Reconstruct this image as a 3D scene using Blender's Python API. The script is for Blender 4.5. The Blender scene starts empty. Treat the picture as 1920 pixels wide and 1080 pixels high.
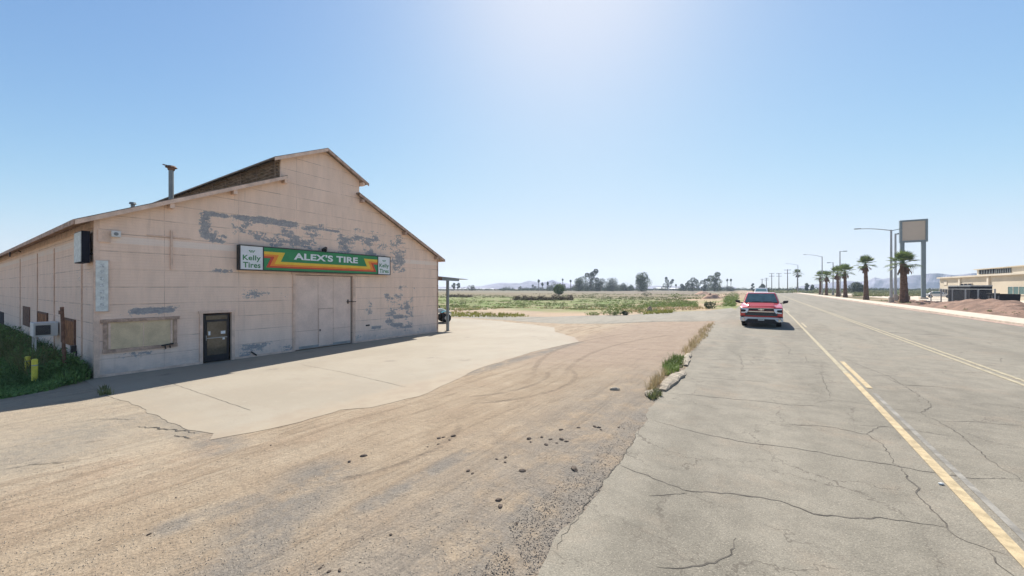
import bpy, bmesh, math, random
import numpy as np
from mathutils import Vector, Matrix, noise as mnoise

# ------------------------------------------------------------------ base
scene = bpy.context.scene
COL = scene.collection
FP = 715.0
TH = math.atan(466 / FP)
CT, ST = math.cos(TH), math.sin(TH)
CAMH = 2.35
WX = -18.8           # front wall plane of the warehouse
WY0, WY1 = 3.09, 19.5
R = math.radians


def hg(x):
    """ground height: level road, lot falling gently away to the left"""
    if x > -2.2: return 0.0
    if x < WX: return -0.7
    return -0.7 * (-2.2 - x) / (-2.2 - WX)


def ray(px, py):
    xc = (px - 960) / FP; zc = (540 - py) / FP
    return (xc * CT - ST, xc * ST + CT, zc)


def PX(px, py, X):      # point on plane x = X
    r = ray(px, py); t = X / r[0]
    return (X, r[1] * t, CAMH + r[2] * t)


def PY(px, py, Y):
    r = ray(px, py); t = Y / r[1]
    return (r[0] * t, Y, CAMH + r[2] * t)


def G(px, py):
    r = ray(px, py); lo, hi = 0.0, 6000.0
    for _ in range(50):
        m = (lo + hi) / 2
        if CAMH + r[2] * m > hg(r[0] * m): lo = m
        else: hi = m
    return (r[0] * lo, r[1] * lo, hg(r[0] * lo))


def depth(x, y):
    return -x * ST + y * CT


# ------------------------------------------------------------------ materials
class NT:
    def __init__(s, name):
        s.m = bpy.data.materials.new(name); s.m.use_nodes = True
        s.t = s.m.node_tree; s.t.nodes.clear()
        s.out = s.t.nodes.new('ShaderNodeOutputMaterial')
        s.b = s.t.nodes.new('ShaderNodeBsdfPrincipled')
        s.t.links.new(s.b.outputs[0], s.out.inputs[0])
        s.pos = s.t.nodes.new('ShaderNodeNewGeometry').outputs['Position']
        s.geo = None

    def put(s, inp, v):
        if v is None: return
        if isinstance(v, bpy.types.NodeSocket): s.t.links.new(v, inp)
        elif isinstance(v, (tuple, list)):
            if inp.type == 'RGBA': inp.default_value = (v[0], v[1], v[2], 1)
            else: inp.default_value = tuple(v)[:3]
        else: inp.default_value = v

    def math(s, op, a, b=None, c=None, clamp=False):
        n = s.t.nodes.new('ShaderNodeMath'); n.operation = op; n.use_clamp = clamp
        s.put(n.inputs[0], a); s.put(n.inputs[1], b)
        if c is not None: s.put(n.inputs[2], c)
        return n.outputs[0]

    def add(s, a, b): return s.math('ADD', a, b)
    def sub(s, a, b): return s.math('SUBTRACT', a, b)
    def mul(s, a, b, clamp=False): return s.math('MULTIPLY', a, b, clamp=clamp)
    def mx(s, a, b): return s.math('MAXIMUM', a, b)
    def mn(s, a, b): return s.math('MINIMUM', a, b)

    def vec(s, op, a, b=None, out=0):
        n = s.t.nodes.new('ShaderNodeVectorMath'); n.operation = op
        s.put(n.inputs[0], a)
        if b is not None: s.put(n.inputs[3 if op == 'SCALE' else 1], b)
        return n.outputs[out]

    def xyz(s, v=None):
        n = s.t.nodes.new('ShaderNodeSeparateXYZ'); s.put(n.inputs[0], v or s.pos); return n.outputs

    def comb(s, x, y, z):
        n = s.t.nodes.new('ShaderNodeCombineXYZ')
        for i, v in enumerate((x, y, z)): s.put(n.inputs[i], v)
        return n.outputs[0]

    def noise(s, scale, detail=3, rough=.55, v=None, stretch=None, dist=0):
        n = s.t.nodes.new('ShaderNodeTexNoise')
        v = v or s.pos
        if stretch: v = s.vec('MULTIPLY', v, stretch)
        s.put(n.inputs['Vector'], v); n.inputs['Scale'].default_value = scale
        n.inputs['Detail'].default_value = detail; n.inputs['Roughness'].default_value = rough
        n.inputs['Distortion'].default_value = dist
        return n.outputs['Fac']

    def voro(s, scale, feature='F1', v=None, out='Distance'):
        n = s.t.nodes.new('ShaderNodeTexVoronoi'); n.feature = feature
        s.put(n.inputs['Vector'], v or s.pos); n.inputs['Scale'].default_value = scale
        return n.outputs[out]

    def mr(s, v, a, b, c=0.0, d=1.0, smooth=True):
        n = s.t.nodes.new('ShaderNodeMapRange'); n.interpolation_type = 'SMOOTHSTEP' if smooth else 'LINEAR'
        s.put(n.inputs[0], v)
        for i, k in enumerate((a, b, c, d)): s.put(n.inputs[i + 1], k)
        return n.outputs[0]

    def mix(s, f, a, b, blend='MIX'):
        n = s.t.nodes.new('ShaderNodeMix'); n.data_type = 'RGBA'; n.blend_type = blend; n.clamp_factor = True
        s.put(n.inputs[0], f); s.put(n.inputs[6], a); s.put(n.inputs[7], b)
        return n.outputs[2]

    def val(s, col, f):      # colour times a scalar socket
        return s.vec('SCALE', col, f)

    def island(s):
        if s.geo is None: s.geo = s.t.nodes.new('ShaderNodeNewGeometry')
        return s.geo.outputs['Random Per Island']

    def bump(s, h, dist=.01, strength=1.0):
        n = s.t.nodes.new('ShaderNodeBump'); n.inputs['Strength'].default_value = strength
        n.inputs['Distance'].default_value = dist; s.put(n.inputs['Height'], h)
        s.t.links.new(n.outputs[0], s.b.inputs['Normal'])

    def fin(s, col=None, rough=.8, metal=0, spec=.3, **kw):
        s.put(s.b.inputs['Base Color'], col); s.put(s.b.inputs['Roughness'], rough)
        s.put(s.b.inputs['Metallic'], metal); s.b.inputs['Specular IOR Level'].default_value = spec
        for k, v in kw.items(): s.put(s.b.inputs[k.replace('_', ' ')], v)
        return s.m

    # soft mask round a segment between two ground points (metres)
    def seg(s, a, b, w0, w1, p=None):
        p = p or s.p2
        d = Vector((b[0] - a[0], b[1] - a[1], 0)); L2 = max(d.length_squared, 1e-6)
        pa = s.vec('SUBTRACT', p, (a[0], a[1], 0))
        u = s.math('DIVIDE', s.vec('DOT_PRODUCT', pa, (d.x, d.y, 0), out=1), L2, clamp=True)
        q = s.vec('SCALE', (d.x, d.y, 0), u)
        dist = s.vec('DISTANCE', pa, q, out=1)
        return s.mr(dist, w1, w0)

    def arc(s, c, r, w, p=None):
        dist = s.vec('DISTANCE', p or s.p2, (c[0], c[1], 0), out=1)
        return s.mr(s.math('ABSOLUTE', s.sub(dist, r)), w, w * .2)


def simple(name, col, rough=.7, metal=0, spec=.3, var=.12, nscale=3, bump=0, **kw):
    k = NT(name)
    f = k.mr(k.noise(nscale, 4, .6), .3, .7, 1 - var, 1 + var)
    f2 = k.mr(k.noise(nscale * 12, 2, .6), .3, .7, 1 - var * .4, 1 + var * .4)
    c = k.val(k.val(tuple(col), f), f2)
    if bump: k.bump(k.noise(nscale * 10, 4, .7), bump)
    return k.fin(c, rough, metal, spec, **kw)


def leafmat(name, c1, c2, trans=.25):
    k = NT(name)
    c = k.mix(k.island(), c1, c2)
    c = k.val(c, k.mr(k.noise(.35, 2), .3, .7, .75, 1.2))
    m = k.fin(c, .65, 0, .25)
    t = k.t.nodes.new('ShaderNodeBsdfTranslucent'); k.put(t.inputs[0], c)
    mx = k.t.nodes.new('ShaderNodeMixShader'); mx.inputs[0].default_value = trans
    k.t.links.new(k.b.outputs[0], mx.inputs[1]); k.t.links.new(t.outputs[0], mx.inputs[2])
    k.t.links.new(mx.outputs[0], k.out.inputs[0])
    return m


# ------------------------------------------------------------------ mesh builder
def origin_of(o):
    v = Vector((0, 0, 0))
    while o is not None:
        v += o.location; o = o.parent
    return v


class MB:
    def __init__(s): s.v = []; s.f = []; s.mi = []; s.cur = 0

    def addv(s, vs, fs):
        n = len(s.v); s.v.extend([tuple(v) for v in vs])
        for f in fs: s.f.append(tuple(i + n for i in f)); s.mi.append(s.cur)
        return s

    def box(s, x0, x1, y0, y1, z0, z1, M=None):
        vs = [(x, y, z) for z in (z0, z1) for y in (y0, y1) for x in (x0, x1)]
        if M is not None: vs = [M @ Vector(v) for v in vs]
        return s.addv(vs, [(0, 2, 3, 1), (4, 5, 7, 6), (0, 1, 5, 4), (2, 6, 7, 3), (0, 4, 6, 2), (1, 3, 7, 5)])

    def bar(s, a, b, w, h=None, up=(0, 0, 1)):
        a, b = Vector(a), Vector(b); h = h or w
        d = (b - a); L = d.length; d.normalize()
        u = Vector(up)
        if abs(d.dot(u)) > .98: u = Vector((1, 0, 0))
        r = d.cross(u).normalized(); u = r.cross(d).normalized()
        vs = [p + r * (i * w / 2) + u * (j * h / 2) for p in (a, b) for i, j in ((-1, -1), (1, -1), (1, 1), (-1, 1))]
        return s.addv(vs, [(0, 3, 2, 1), (4, 5, 6, 7), (0, 1, 5, 4), (1, 2, 6, 5), (2, 3, 7, 6), (3, 0, 4, 7)])

    def tube(s, pts, rs, n=8, cap=True):
        pts = [Vector(p) for p in pts]
        if not isinstance(rs, (list, tuple)): rs = [rs] * len(pts)
        base = len(s.v); prev = None
        for i, p in enumerate(pts):
            d = (pts[min(i + 1, len(pts) - 1)] - pts[max(i - 1, 0)]).normalized()
            if prev is None:
                u = Vector((0, 0, 1)) if abs(d.z) < .9 else Vector((1, 0, 0))
                r = d.cross(u).normalized()
            else: r = (prev - d * prev.dot(d)).normalized()
            prev = r; q = d.cross(r)
            for k in range(n):
                a = 2 * math.pi * k / n
                s.v.append(tuple(p + (r * math.cos(a) + q * math.sin(a)) * rs[i]))
        for i in range(len(pts) - 1):
            for k in range(n):
                a = base + i * n + k; b = base + i * n + (k + 1) % n
                s.f.append((a, b, b + n, a + n)); s.mi.append(s.cur)
        if cap:
            s.f.append(tuple(base + k for k in reversed(range(n)))); s.mi.append(s.cur)
            e = base + (len(pts) - 1) * n
            s.f.append(tuple(e + k for k in range(n))); s.mi.append(s.cur)
        return s

    def extr(s, poly, d, M=None):
        """closed 3-D polygon extruded by vector d"""
        n = len(poly); d = Vector(d)
        vs = [Vector(p) for p in poly] + [Vector(p) + d for p in poly]
        if M is not None: vs = [M @ v for v in vs]
        fs = [tuple(reversed(range(n))), tuple(range(n, 2 * n))]
        fs += [(i, (i + 1) % n, n + (i + 1) % n, n + i) for i in range(n)]
        return s.addv(vs, fs)

    def build(s, name, mats, parent=None, label=None, cat=None, group=None, kind=None, smooth=False, bevel=0, base=None, local=False, fix=True):
        me = bpy.data.meshes.new(name)
        if parent is not None:
            off = Vector((0, 0, 0)) if local else origin_of(parent); loc = Vector((0, 0, 0))
        elif kind == 'structure' or kind == 'stuff': off = loc = Vector((0, 0, 0))
        else:
            if base is None:
                xs = [v[0] for v in s.v]; ys = [v[1] for v in s.v]; zs = [v[2] for v in s.v]
                base = ((min(xs) + max(xs)) / 2, (min(ys) + max(ys)) / 2, min(zs))
            off = loc = Vector(base)
        me.from_pydata([(v[0] - off.x, v[1] - off.y, v[2] - off.z) for v in s.v], [], s.f)
        for m in (mats if isinstance(mats, (list, tuple)) else [mats]): me.materials.append(m)
        if any(s.mi): me.polygons.foreach_set('material_index', s.mi)
        if smooth: me.polygons.foreach_set('use_smooth', [True] * len(me.polygons))
        if fix and len(s.f) < 40000:
            bm = bmesh.new(); bm.from_mesh(me); bmesh.ops.recalc_face_normals(bm, faces=bm.faces); bm.to_mesh(me); bm.free()
        me.update()
        o = bpy.data.objects.new(name, me); COL.objects.link(o); o.location = loc
        if parent is not None: o.parent = parent
        if bevel:
            b = o.modifiers.new('b', 'BEVEL'); b.width = bevel; b.segments = 2; b.limit_method = 'ANGLE'; b.angle_limit = R(35)
        tag(o, label, cat, group, kind)
        return o


def tag(o, label=None, cat=None, group=None, kind=None):
    if label: o['label'] = label
    if cat: o['category'] = cat
    if group: o['group'] = group
    if kind: o['kind'] = kind
    return o


def thing(name, loc, label, cat, group=None, rz=0):
    o = bpy.data.objects.new(name, None); COL.objects.link(o)
    o.location = loc; o.rotation_euler = (0, 0, rz); o.empty_display_size = .3
    return tag(o, label, cat, group)


def copy_tree(o, parent=None):
    c = o.copy(); COL.objects.link(c)
    if parent is not None: c.parent = parent
    for ch in [k for k in COL.objects if k.parent == o]: copy_tree(ch, c)
    return c


def text_faces(txt, size, bold=0.0, xs=1.0):
    cu = bpy.data.curves.new('t', 'FONT'); cu.body = txt; cu.size = size; cu.offset = bold
    cu.align_x = 'CENTER'; cu.align_y = 'CENTER'; cu.space_line = .8; cu.space_character = 1.04
    o = bpy.data.objects.new('t', cu); COL.objects.link(o)
    dg = bpy.context.evaluated_depsgraph_get()
    me = bpy.data.meshes.new_from_object(o.evaluated_get(dg))
    vs = [(v.co.x * xs, v.co.y) for v in me.vertices]; fs = [tuple(p.vertices) for p in me.polygons]
    bpy.data.objects.remove(o); bpy.data.curves.remove(cu); bpy.data.meshes.remove(me)
    return vs, fs


rng = np.random.default_rng(7)
random.seed(5)


def leaves(mb, cen, size, flat=0.0, asp=.6, jit=.35):
    """small quads at the given centres"""
    n = len(cen); a = rng.normal(size=(n, 3)); a[:, 2] *= (1 - flat)
    a /= np.linalg.norm(a, axis=1)[:, None]
    b = rng.normal(size=(n, 3)); b -= a * (a * b).sum(1)[:, None]; b /= np.linalg.norm(b, axis=1)[:, None]
    sz = size * (1 + jit * rng.uniform(-1, 1, n))[:, None] / 2
    A = a * sz; B = b * sz * asp
    V = np.stack([cen - A, cen + B, cen + A, cen - B], 1).reshape(-1, 3)
    k = len(mb.v); mb.v.extend(map(tuple, V.tolist()))
    mb.f.extend([(k + 4 * i, k + 4 * i + 1, k + 4 * i + 2, k + 4 * i + 3) for i in range(n)])
    mb.mi.extend([mb.cur] * n)


def hemi(n):
    u = rng.normal(size=(n, 3)); u /= np.linalg.norm(u, axis=1)[:, None]; u[:, 2] = np.abs(u[:, 2])
    return u * rng.uniform(.35, 1.25, (n, 1))


def tuft(mb, p, h, n=7, w=.02, spread=.5, bend=.3):
    for _ in range(n):
        a = random.uniform(0, 6.283); r = random.uniform(0, spread) * h * .5
        bx, by = p[0] + math.cos(a) * r, p[1] + math.sin(a) * r
        hh = h * random.uniform(.55, 1.1); lean = random.uniform(.1, bend + .35) * hh
        a2 = a + random.uniform(-.6, .6); dx, dy = math.cos(a2), math.sin(a2)
        ww = w * random.uniform(.7, 1.4); sx, sy = -dy * ww, dx * ww
        z = p[2]
        mx, my, mz = bx + dx * lean * .35, by + dy * lean * .35, z + hh * .6
        tx, ty, tz = bx + dx * lean, by + dy * lean, z + hh
        mb.addv([(bx - sx, by - sy, z - .02), (bx + sx, by + sy, z - .02), (mx + sx * .8, my + sy * .8, mz), (mx - sx * .8, my - sy * .8, mz), (tx, ty, tz)],
                [(0, 1, 2, 3), (3, 2, 4)])


def in_poly(x, y, poly):
    c = False; j = len(poly) - 1
    for i in range(len(poly)):
        xi, yi = poly[i]; xj, yj = poly[j]
        if (yi > y) != (yj > y) and x < (xj - xi) * (y - yi) / (yj - yi) + xi: c = not c
        j = i
    return c


def scatter_px(poly, n):
    """n ground points spread over an outline seen in the photo, returned as world points"""
    xs = [p[0] for p in poly]; ys = [p[1] for p in poly]; out = []
    while len(out) < n:
        x, y = random.uniform(min(xs), max(xs)), random.uniform(min(ys), max(ys))
        if in_poly(x, y, poly): out.append(G(x, y))
    return out


def sheet(name, poly, off, mat, kind='structure', thick=0.0, cuts=(WX, -2.2), z=None, steps=None):
    """a flat sheet laid on the ground from a 2-D world outline"""
    bm = bmesh.new()
    from mathutils.geometry import delaunay_2d_cdt
    V2, _, F2, _, _, _ = delaunay_2d_cdt([Vector(p[:2]) for p in poly], [], [list(range(len(poly)))], 1, 1e-5)
    vs = [bm.verts.new((p.x, p.y, 0)) for p in V2]
    for f in F2: bm.faces.new([vs[i] for i in f])
    for c in cuts:
        bmesh.ops.bisect_plane(bm, geom=list(bm.verts) + list(bm.edges) + list(bm.faces), plane_co=(c, 0, 0), plane_no=(1, 0, 0))
    for f in bm.faces:
        if f.normal.z < 0: f.normal_flip()
    if thick:
        r = bmesh.ops.extrude_face_region(bm, geom=list(bm.faces))
        top = {v for v in r['geom'] if isinstance(v, bmesh.types.BMVert)}
        for v in bm.verts: v.co.z = hg(v.co.x) + off - (0 if v in top else thick)
        bmesh.ops.recalc_face_normals(bm, faces=bm.faces)
    else:
        for v in bm.verts: v.co.z = hg(v.co.x) + off
    me = bpy.data.meshes.new(name); bm.to_mesh(me); bm.free(); me.materials.append(mat)
    o = bpy.data.objects.new(name, me); COL.objects.link(o); tag(o, kind=kind)
    return o


def ribbon(mb, pts, w, off, jit=.03, step=.12, taper=True, wob=1.0):
    """a thin wandering strip on the ground along world points"""
    P = [Vector((p[0], p[1], 0)) for p in pts]; path = []
    for a, b in zip(P, P[1:]):
        n = max(1, int((b - a).length / step))
        for i in range(n): path.append(a.lerp(b, i / n))
    path.append(P[-1])
    n = len(path); sd = random.uniform(0, 100); L = []
    for i, p in enumerate(path):
        d = (path[min(i + 1, n - 1)] - path[max(i - 1, 0)]).normalized(); r = Vector((-d.y, d.x, 0))
        o = mnoise.noise(Vector((sd, p.x * 2.2, p.y * 2.2))) * jit * 2 + mnoise.noise(Vector((sd, p.x * 9, p.y * 9))) * jit * 1.6 + random.uniform(-1, 1) * jit * .5
        ww = w * (.55 + .9 * abs(mnoise.noise(Vector((sd + 9, p.x * 3, p.y * 3)))) * wob) * (min(1, .25 + 4 * min(i, n - 1 - i) / max(n, 1)) if taper else 1)
        q = p + r * o; L.append((q - r * ww / 2, q + r * ww / 2))
    vs = []
    for a, b in L: vs += [(a.x, a.y, hg(a.x) + off), (b.x, b.y, hg(b.x) + off)]
    mb.addv(vs, [(2 * i, 2 * i + 1, 2 * i + 3, 2 * i + 2) for i in range(n - 1)])


def jitter_path(pts, step, amp, closed=False):
    out = []; P = pts + ([pts[0]] if closed else [])
    for a, b in zip(P, P[1:]):
        L = math.dist(a[:2], b[:2]); n = max(1, int(L / step))
        for i in range(n):
            t = i / n; x = a[0] + (b[0] - a[0]) * t; y = a[1] + (b[1] - a[1]) * t
            q = Vector((x * 1.3, y * 1.3, 3.3)); q2 = Vector((x * 5, y * 5, 1.3))
            x += mnoise.noise(q) * amp + mnoise.noise(q2) * amp * .5; y += mnoise.noise(q + Vector((7, 7, 7))) * amp + mnoise.noise(q2 + Vector((7, 7, 7))) * amp * .5
            out.append((x, y))
    if not closed: out.append(tuple(pts[-1][:2]))
    return out


def circle3(a, b, c):
    ax, ay = a[:2]; bx, by = b[:2]; cx, cy = c[:2]
    d = 2 * (ax * (by - cy) + bx * (cy - ay) + cx * (ay - by))
    ux = ((ax * ax + ay * ay) * (by - cy) + (bx * bx + by * by) * (cy - ay) + (cx * cx + cy * cy) * (ay - by)) / d
    uy = ((ax * ax + ay * ay) * (cx - bx) + (bx * bx + by * by) * (ax - cx) + (cx * cx + cy * cy) * (bx - ax)) / d
    return (ux, uy), math.hypot(ax - ux, ay - uy)


# ------------------------------------------------------------------ ground material
def ground_material():
    k = NT('sandy_ground'); x, y, z = k.xyz(); k.p2 = k.comb(x, y, 0.0)
    n1 = k.noise(.25, 4, .6); n2 = k.noise(1.3, 5, .65); n3 = k.noise(7, 5, .7); n4 = k.noise(42, 3, .7)
    c = k.mix(k.mr(n1, .35, .65), (.35, .272, .188), (.335, .272, .198))
    c = k.mix(k.mr(n2, .45, .7, 0, .75), c, (.345, .25, .172))
    c = k.mix(k.mr(k.noise(.9, 5, .7, stretch=(1, .35, 1)), .55, .7, 0, .6), c, (.30, .235, .165))
    drag = k.noise(1.5, 5, .7, stretch=(2.6, .34, 1), dist=.5)
    c = k.mix(k.mr(drag, .5, .62, 0, .85), c, (.225, .168, .115))
    c = k.mix(k.mr(k.noise(.55, 6, .72, v=k.vec('ADD', k.pos, (11, 4, 0)), stretch=(1, .6, 1)), .52, .7, 0, .6), c, (.235, .175, .12))
    c = k.mix(k.mr(drag, .46, .34, 0, .55), c, (.43, .35, .255))
    c = k.mix(k.mr(n3, .55, .75, 0, .35), c, (.40, .325, .235))
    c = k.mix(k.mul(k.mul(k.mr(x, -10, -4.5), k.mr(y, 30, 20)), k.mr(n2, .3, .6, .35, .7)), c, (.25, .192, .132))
    # pinker earth between the slab and the road
    pk = k.mul(k.mr(x, -9, -6.5), k.mul(k.mr(y, 9, 14), k.mr(y, 33, 29)))
    c = k.mix(k.mul(pk, .7), c, (.29, .222, .17))
    ln = k.noise(1.4, 4, .7, stretch=(.5, 2.2, 1), dist=.6)
    c = k.mix(k.mul(pk, k.mr(ln, .48, .62, 0, .55)), c, (.22, .16, .12))
    # grey asphalt crumbs worn through the sand
    crumbs = k.mr(k.voro(70), .16, .34, 1, 0)
    grit = None
    for a, b, w0, w1 in (((430, 1075), (600, 890), .1, .75), ((690, 950), (870, 850), .03, .28), ((1120, 900), (1000, 1075), .1, .75),
                         ((860, 1080), (1010, 930), .05, .5), ((1225, 760), (1060, 900), .05, .5), ((330, 985), (470, 940), .05, .3),
                         ((880, 700), (1085, 642), .05, .45), ((300, 770), (420, 840), .05, .5), ((60, 850), (170, 800), .2, 1.2)):
        m = k.seg(G(*a), G(*b), w0, w1)
        grit = m if grit is None else k.mx(grit, m)
    near = k.mul(k.mr(x, -4.6, -2.2), k.mr(y, 16, 6))
    grit = k.mx(grit, k.mul(near, .8))
    grit = k.mul(grit, k.mr(k.noise(1.6, 6, .75), .3, .58))
    c = k.mix(k.mul(grit, .9), c, (.185, .165, .14))
    sp = k.mul(k.add(k.mul(grit, .8), k.mr(n2, .4, .8, .0, .28)), crumbs)
    c = k.mix(sp, c, (.11, .095, .08))
    lt = k.mr(k.voro(52, v=k.vec('ADD', k.pos, (3.1, 1.7, 0))), .1, .2, .3, 0)
    c = k.mix(lt, c, (.47, .40, .31))
    c = k.val(c, k.mr(n4, .25, .75, .80, 1.18))
    # wheel tracks
    tr = None
    for a, b, d, w in (((880, 745), (975, 730), (1026, 698), .11), ((900, 757), (1005, 742), (1072, 695), .11), ((620, 905), (760, 868), (860, 800), .10),
                       ((1000, 700), (1060, 650), (1180, 625), .14), ((1060, 700), (1130, 655), (1260, 628), .14)):
        A, B, D = G(*a), G(*b), G(*d); cc, rr = circle3(A, B, D)
        cx, cy = (A[0] + D[0]) / 2, (A[1] + D[1]) / 2; hl = math.dist(A[:2], D[:2]) / 2
        lim = k.mr(k.vec('DISTANCE', k.p2, (cx, cy, 0), out=1), hl * 1.15, hl * .85)
        m = k.mul(k.arc(cc, rr, w), lim); tr = m if tr is None else k.mx(tr, m)
    tr = k.mul(tr, k.mr(k.noise(5, 3), .3, .55, .3, 1))
    c = k.mix(k.mul(tr, .5), c, (.17, .13, .095))
    # old buried pavement to the left of the slab
    old = k.mul(k.mr(x, -7.6, -9.5), k.mr(y, 3.4, 2.6))
    c = k.mix(k.mul(old, .6), c, k.mix(k.mr(n3, .35, .7), (.32, .27, .20), (.25, .22, .175)))
    # field beyond the side street
    yf = k.add(y, k.mr(k.noise(.06, 3), 0, 1, -9, 9, smooth=False))
    f = k.mr(yf, 34, 40)
    fc = k.mix(k.mr(yf, 42, 50), k.mix(k.mr(k.noise(.3, 4, .65), .4, .6), (.37, .285, .195), (.33, .25, .18)), (.145, .195, .06))
    gm = k.mr(k.noise(.22, 6, .7), .42, .6)
    fc = k.mix(k.mul(k.mr(yf, 42, 50), k.mul(gm, .85)), fc, (.25, .205, .12))
    fc = k.mix(k.mr(yf, 88, 125), fc, k.mix(k.mr(k.noise(.05, 6, .7, stretch=(.4, 1.5, 1)), .4, .62), (.17, .135, .085), (.20, .17, .10)))
    fc = k.mix(k.mr(yf, 160, 240), fc, k.mix(k.mr(k.noise(.02, 5, .7, stretch=(.4, 2, 1)), .42, .58), (.19, .145, .115), (.165, .16, .10)))
    # right of the field towards the road: pinkish bare ground
    br = k.mul(k.mr(x, -26, -14), k.mr(k.noise(.10, 5, .7), .38, .56))
    fc = k.mix(k.mul(br, .85), fc, (.42, .29, .20))
    c = k.mix(k.mul(f, k.mr(x, 2, -1)), c, fc)
    # lots beyond the right kerb
    rt = k.mr(x, 14, 16); rf = k.mix(k.mr(k.noise(.12, 5, .7), .4, .6), (.33, .235, .165), (.20, .18, .10))
    rf = k.mix(k.mr(y, 150, 260), rf, (.17, .165, .10))
    c = k.mix(rt, c, rf)
    k.bump(k.add(k.add(k.mul(n3, .5), k.mul(n4, .22)), k.sub(k.add(k.mul(n2, 1.5), k.mul(drag, 1.6)), k.add(k.mul(tr, .5), k.mul(k.mul(pk, ln), -.2)))), .05, .8)
    return k.fin(c, .95, 0, .12)


def asphalt_material(name, c1, c2, speck=.75):
    k = NT(name); x, y, z = k.xyz(); k.p2 = k.comb(x, y, 0.0)
    n1 = k.noise(.35, 4, .6, stretch=(1, .3, 1)); n2 = k.noise(2.2, 5, .7); n3 = k.noise(75, 2, .6)
    c = k.mix(k.mr(n1, .35, .65), c1, c2)
    c = k.val(c, k.mr(n2, .3, .7, .88, 1.12))
    c = k.val(c, k.mr(k.noise(.5, 3, .5, stretch=(1.6, .25, 1), v=k.vec('ADD', k.pos, (9, 2, 0))), .5, .64, 1.0, .87))
    c = k.mix(k.mr(k.noise(.7, 5, .7), .5, .72, 0, .6), c, (.265, .215, .16))
    c = k.mix(k.mr(k.voro(55), .12, .3, speck * .8, 0), c, (.09, .082, .07))
    c = k.mix(k.mr(k.voro(43, v=k.vec('ADD', k.pos, (5, 3, 0))), .12, .26, speck * .8, 0), c, (.40, .35, .275))
    c = k.val(c, k.mr(n3, .25, .75, .84, 1.16))
    wv = k.vec('ADD', k.pos, k.vec('SCALE', k.comb(k.noise(1.6, 4, .7), k.noise(1.9, 4, .7), 0.0), .9))
    hair = k.mr(k.voro(.62, 'DISTANCE_TO_EDGE', v=k.vec('MULTIPLY', wv, (.8, 1.25, 0))), .003, .008, 1, 0)
    hair2 = k.mr(k.voro(1.7, 'DISTANCE_TO_EDGE', v=k.vec('MULTIPLY', wv, (.7, 1.2, 0))), .003, .010, 1, 0)
    hair = k.mx(k.mul(hair, k.mr(k.noise(.45, 3), .36, .55, .05, .65)), k.mul(hair2, k.mr(k.noise(.33, 4, v=k.vec('ADD', k.pos, (20, 5, 0))), .48, .62, 0, .55)))
    c = k.mix(hair, c, (.10, .085, .068))
    # tyre-polished lanes
    wl = k.mx(k.mr(k.math('ABSOLUTE', k.sub(x, .95)), .7, .1), k.mx(k.mr(k.math('ABSOLUTE', k.sub(x, -.9)), .6, .1), k.mx(k.mr(k.math('ABSOLUTE', k.sub(x, 7.2)), .7, .1), k.mr(k.math('ABSOLUTE', k.sub(x, 10.5)), .7, .1))))
    c = k.val(c, k.sub(1.0, k.mul(wl, .07)))
    k.bump(k.add(k.voro(55), k.mul(n3, .6)), .005, .45)
    return k.fin(c, .9, 0, .2)


def concrete_material():
    k = NT('apron_concrete'); x, y, z = k.xyz(); k.p2 = k.comb(x, y, 0.0)
    n1 = k.noise(.3, 5, .65); n2 = k.noise(1.6, 6, .7, stretch=(.6, 1.6, 1)); n3 = k.noise(60, 2)
    c = k.mix(k.mr(n1, .35, .65), (.325, .282, .217), (.29, .248, .188))
    c = k.mix(k.mr(n2, .5, .72, 0, .55), c, (.285, .236, .18))
    c = k.mix(k.mr(k.noise(5, 4, .7), .6, .75, 0, .4), c, (.41, .36, .28))
    # sand blown over the slab's outer edge
    en = k.mul(k.sub(k.noise(1.3, 6, .75), .5), 3.4)
    e = k.mul(k.mx(k.mr(k.add(x, en), -8.5, -7.7), k.mr(k.add(y, k.mul(en, .35)), 3.25, 2.8)), k.mr(y, 13.5, 10.5))
    e = k.mx(e, k.mul(k.mr(k.add(k.add(x, k.mul(y, .62)), en), 2.0, 3.4), k.mr(y, 15, 18)))
    sand = k.mix(k.mr(k.noise(1.3, 5, .65), .4, .65), (.335, .275, .20), (.30, .24, .175))
    sand = k.mix(k.mr(y, 14, 19), sand, (.285, .22, .168))
    c = k.mix(k.mr(k.noise(.6, 5, .7, v=k.vec('ADD', k.pos, (3, 8, 0))), .52, .7, 0, .35), c, sand)
    # tyre marks and stains
    st = k.mr(k.noise(.8, 3, .6, v=k.vec('ADD', k.pos, (40, 0, 0)), stretch=(.7, .4, 1)), .6, .8, 0, .35)
    c = k.mix(st, c, (.29, .25, .205))
    c = k.mix(k.mr(k.voro(2.3), .02, .05, .7, 0), c, (.18, .15, .12))
    c = k.val(c, k.mr(n3, .25, .75, .93, 1.07))
    oil = k.mr(k.voro(.55, v=k.vec('ADD', k.pos, (1.3, .4, 0))), .05, .2, .5, 0)
    c = k.mix(k.mul(oil, k.mr(k.noise(4, 4), .4, .6)), c, (.15, .125, .105))
    c = k.mix(k.mul(e, k.mr(x, -8.6, -7.5, .35, .92)), c, sand)
    k.bump(k.add(k.mul(n3, .2), n2), .01, .5)
    return k.fin(c, .85, 0, .25)


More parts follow.
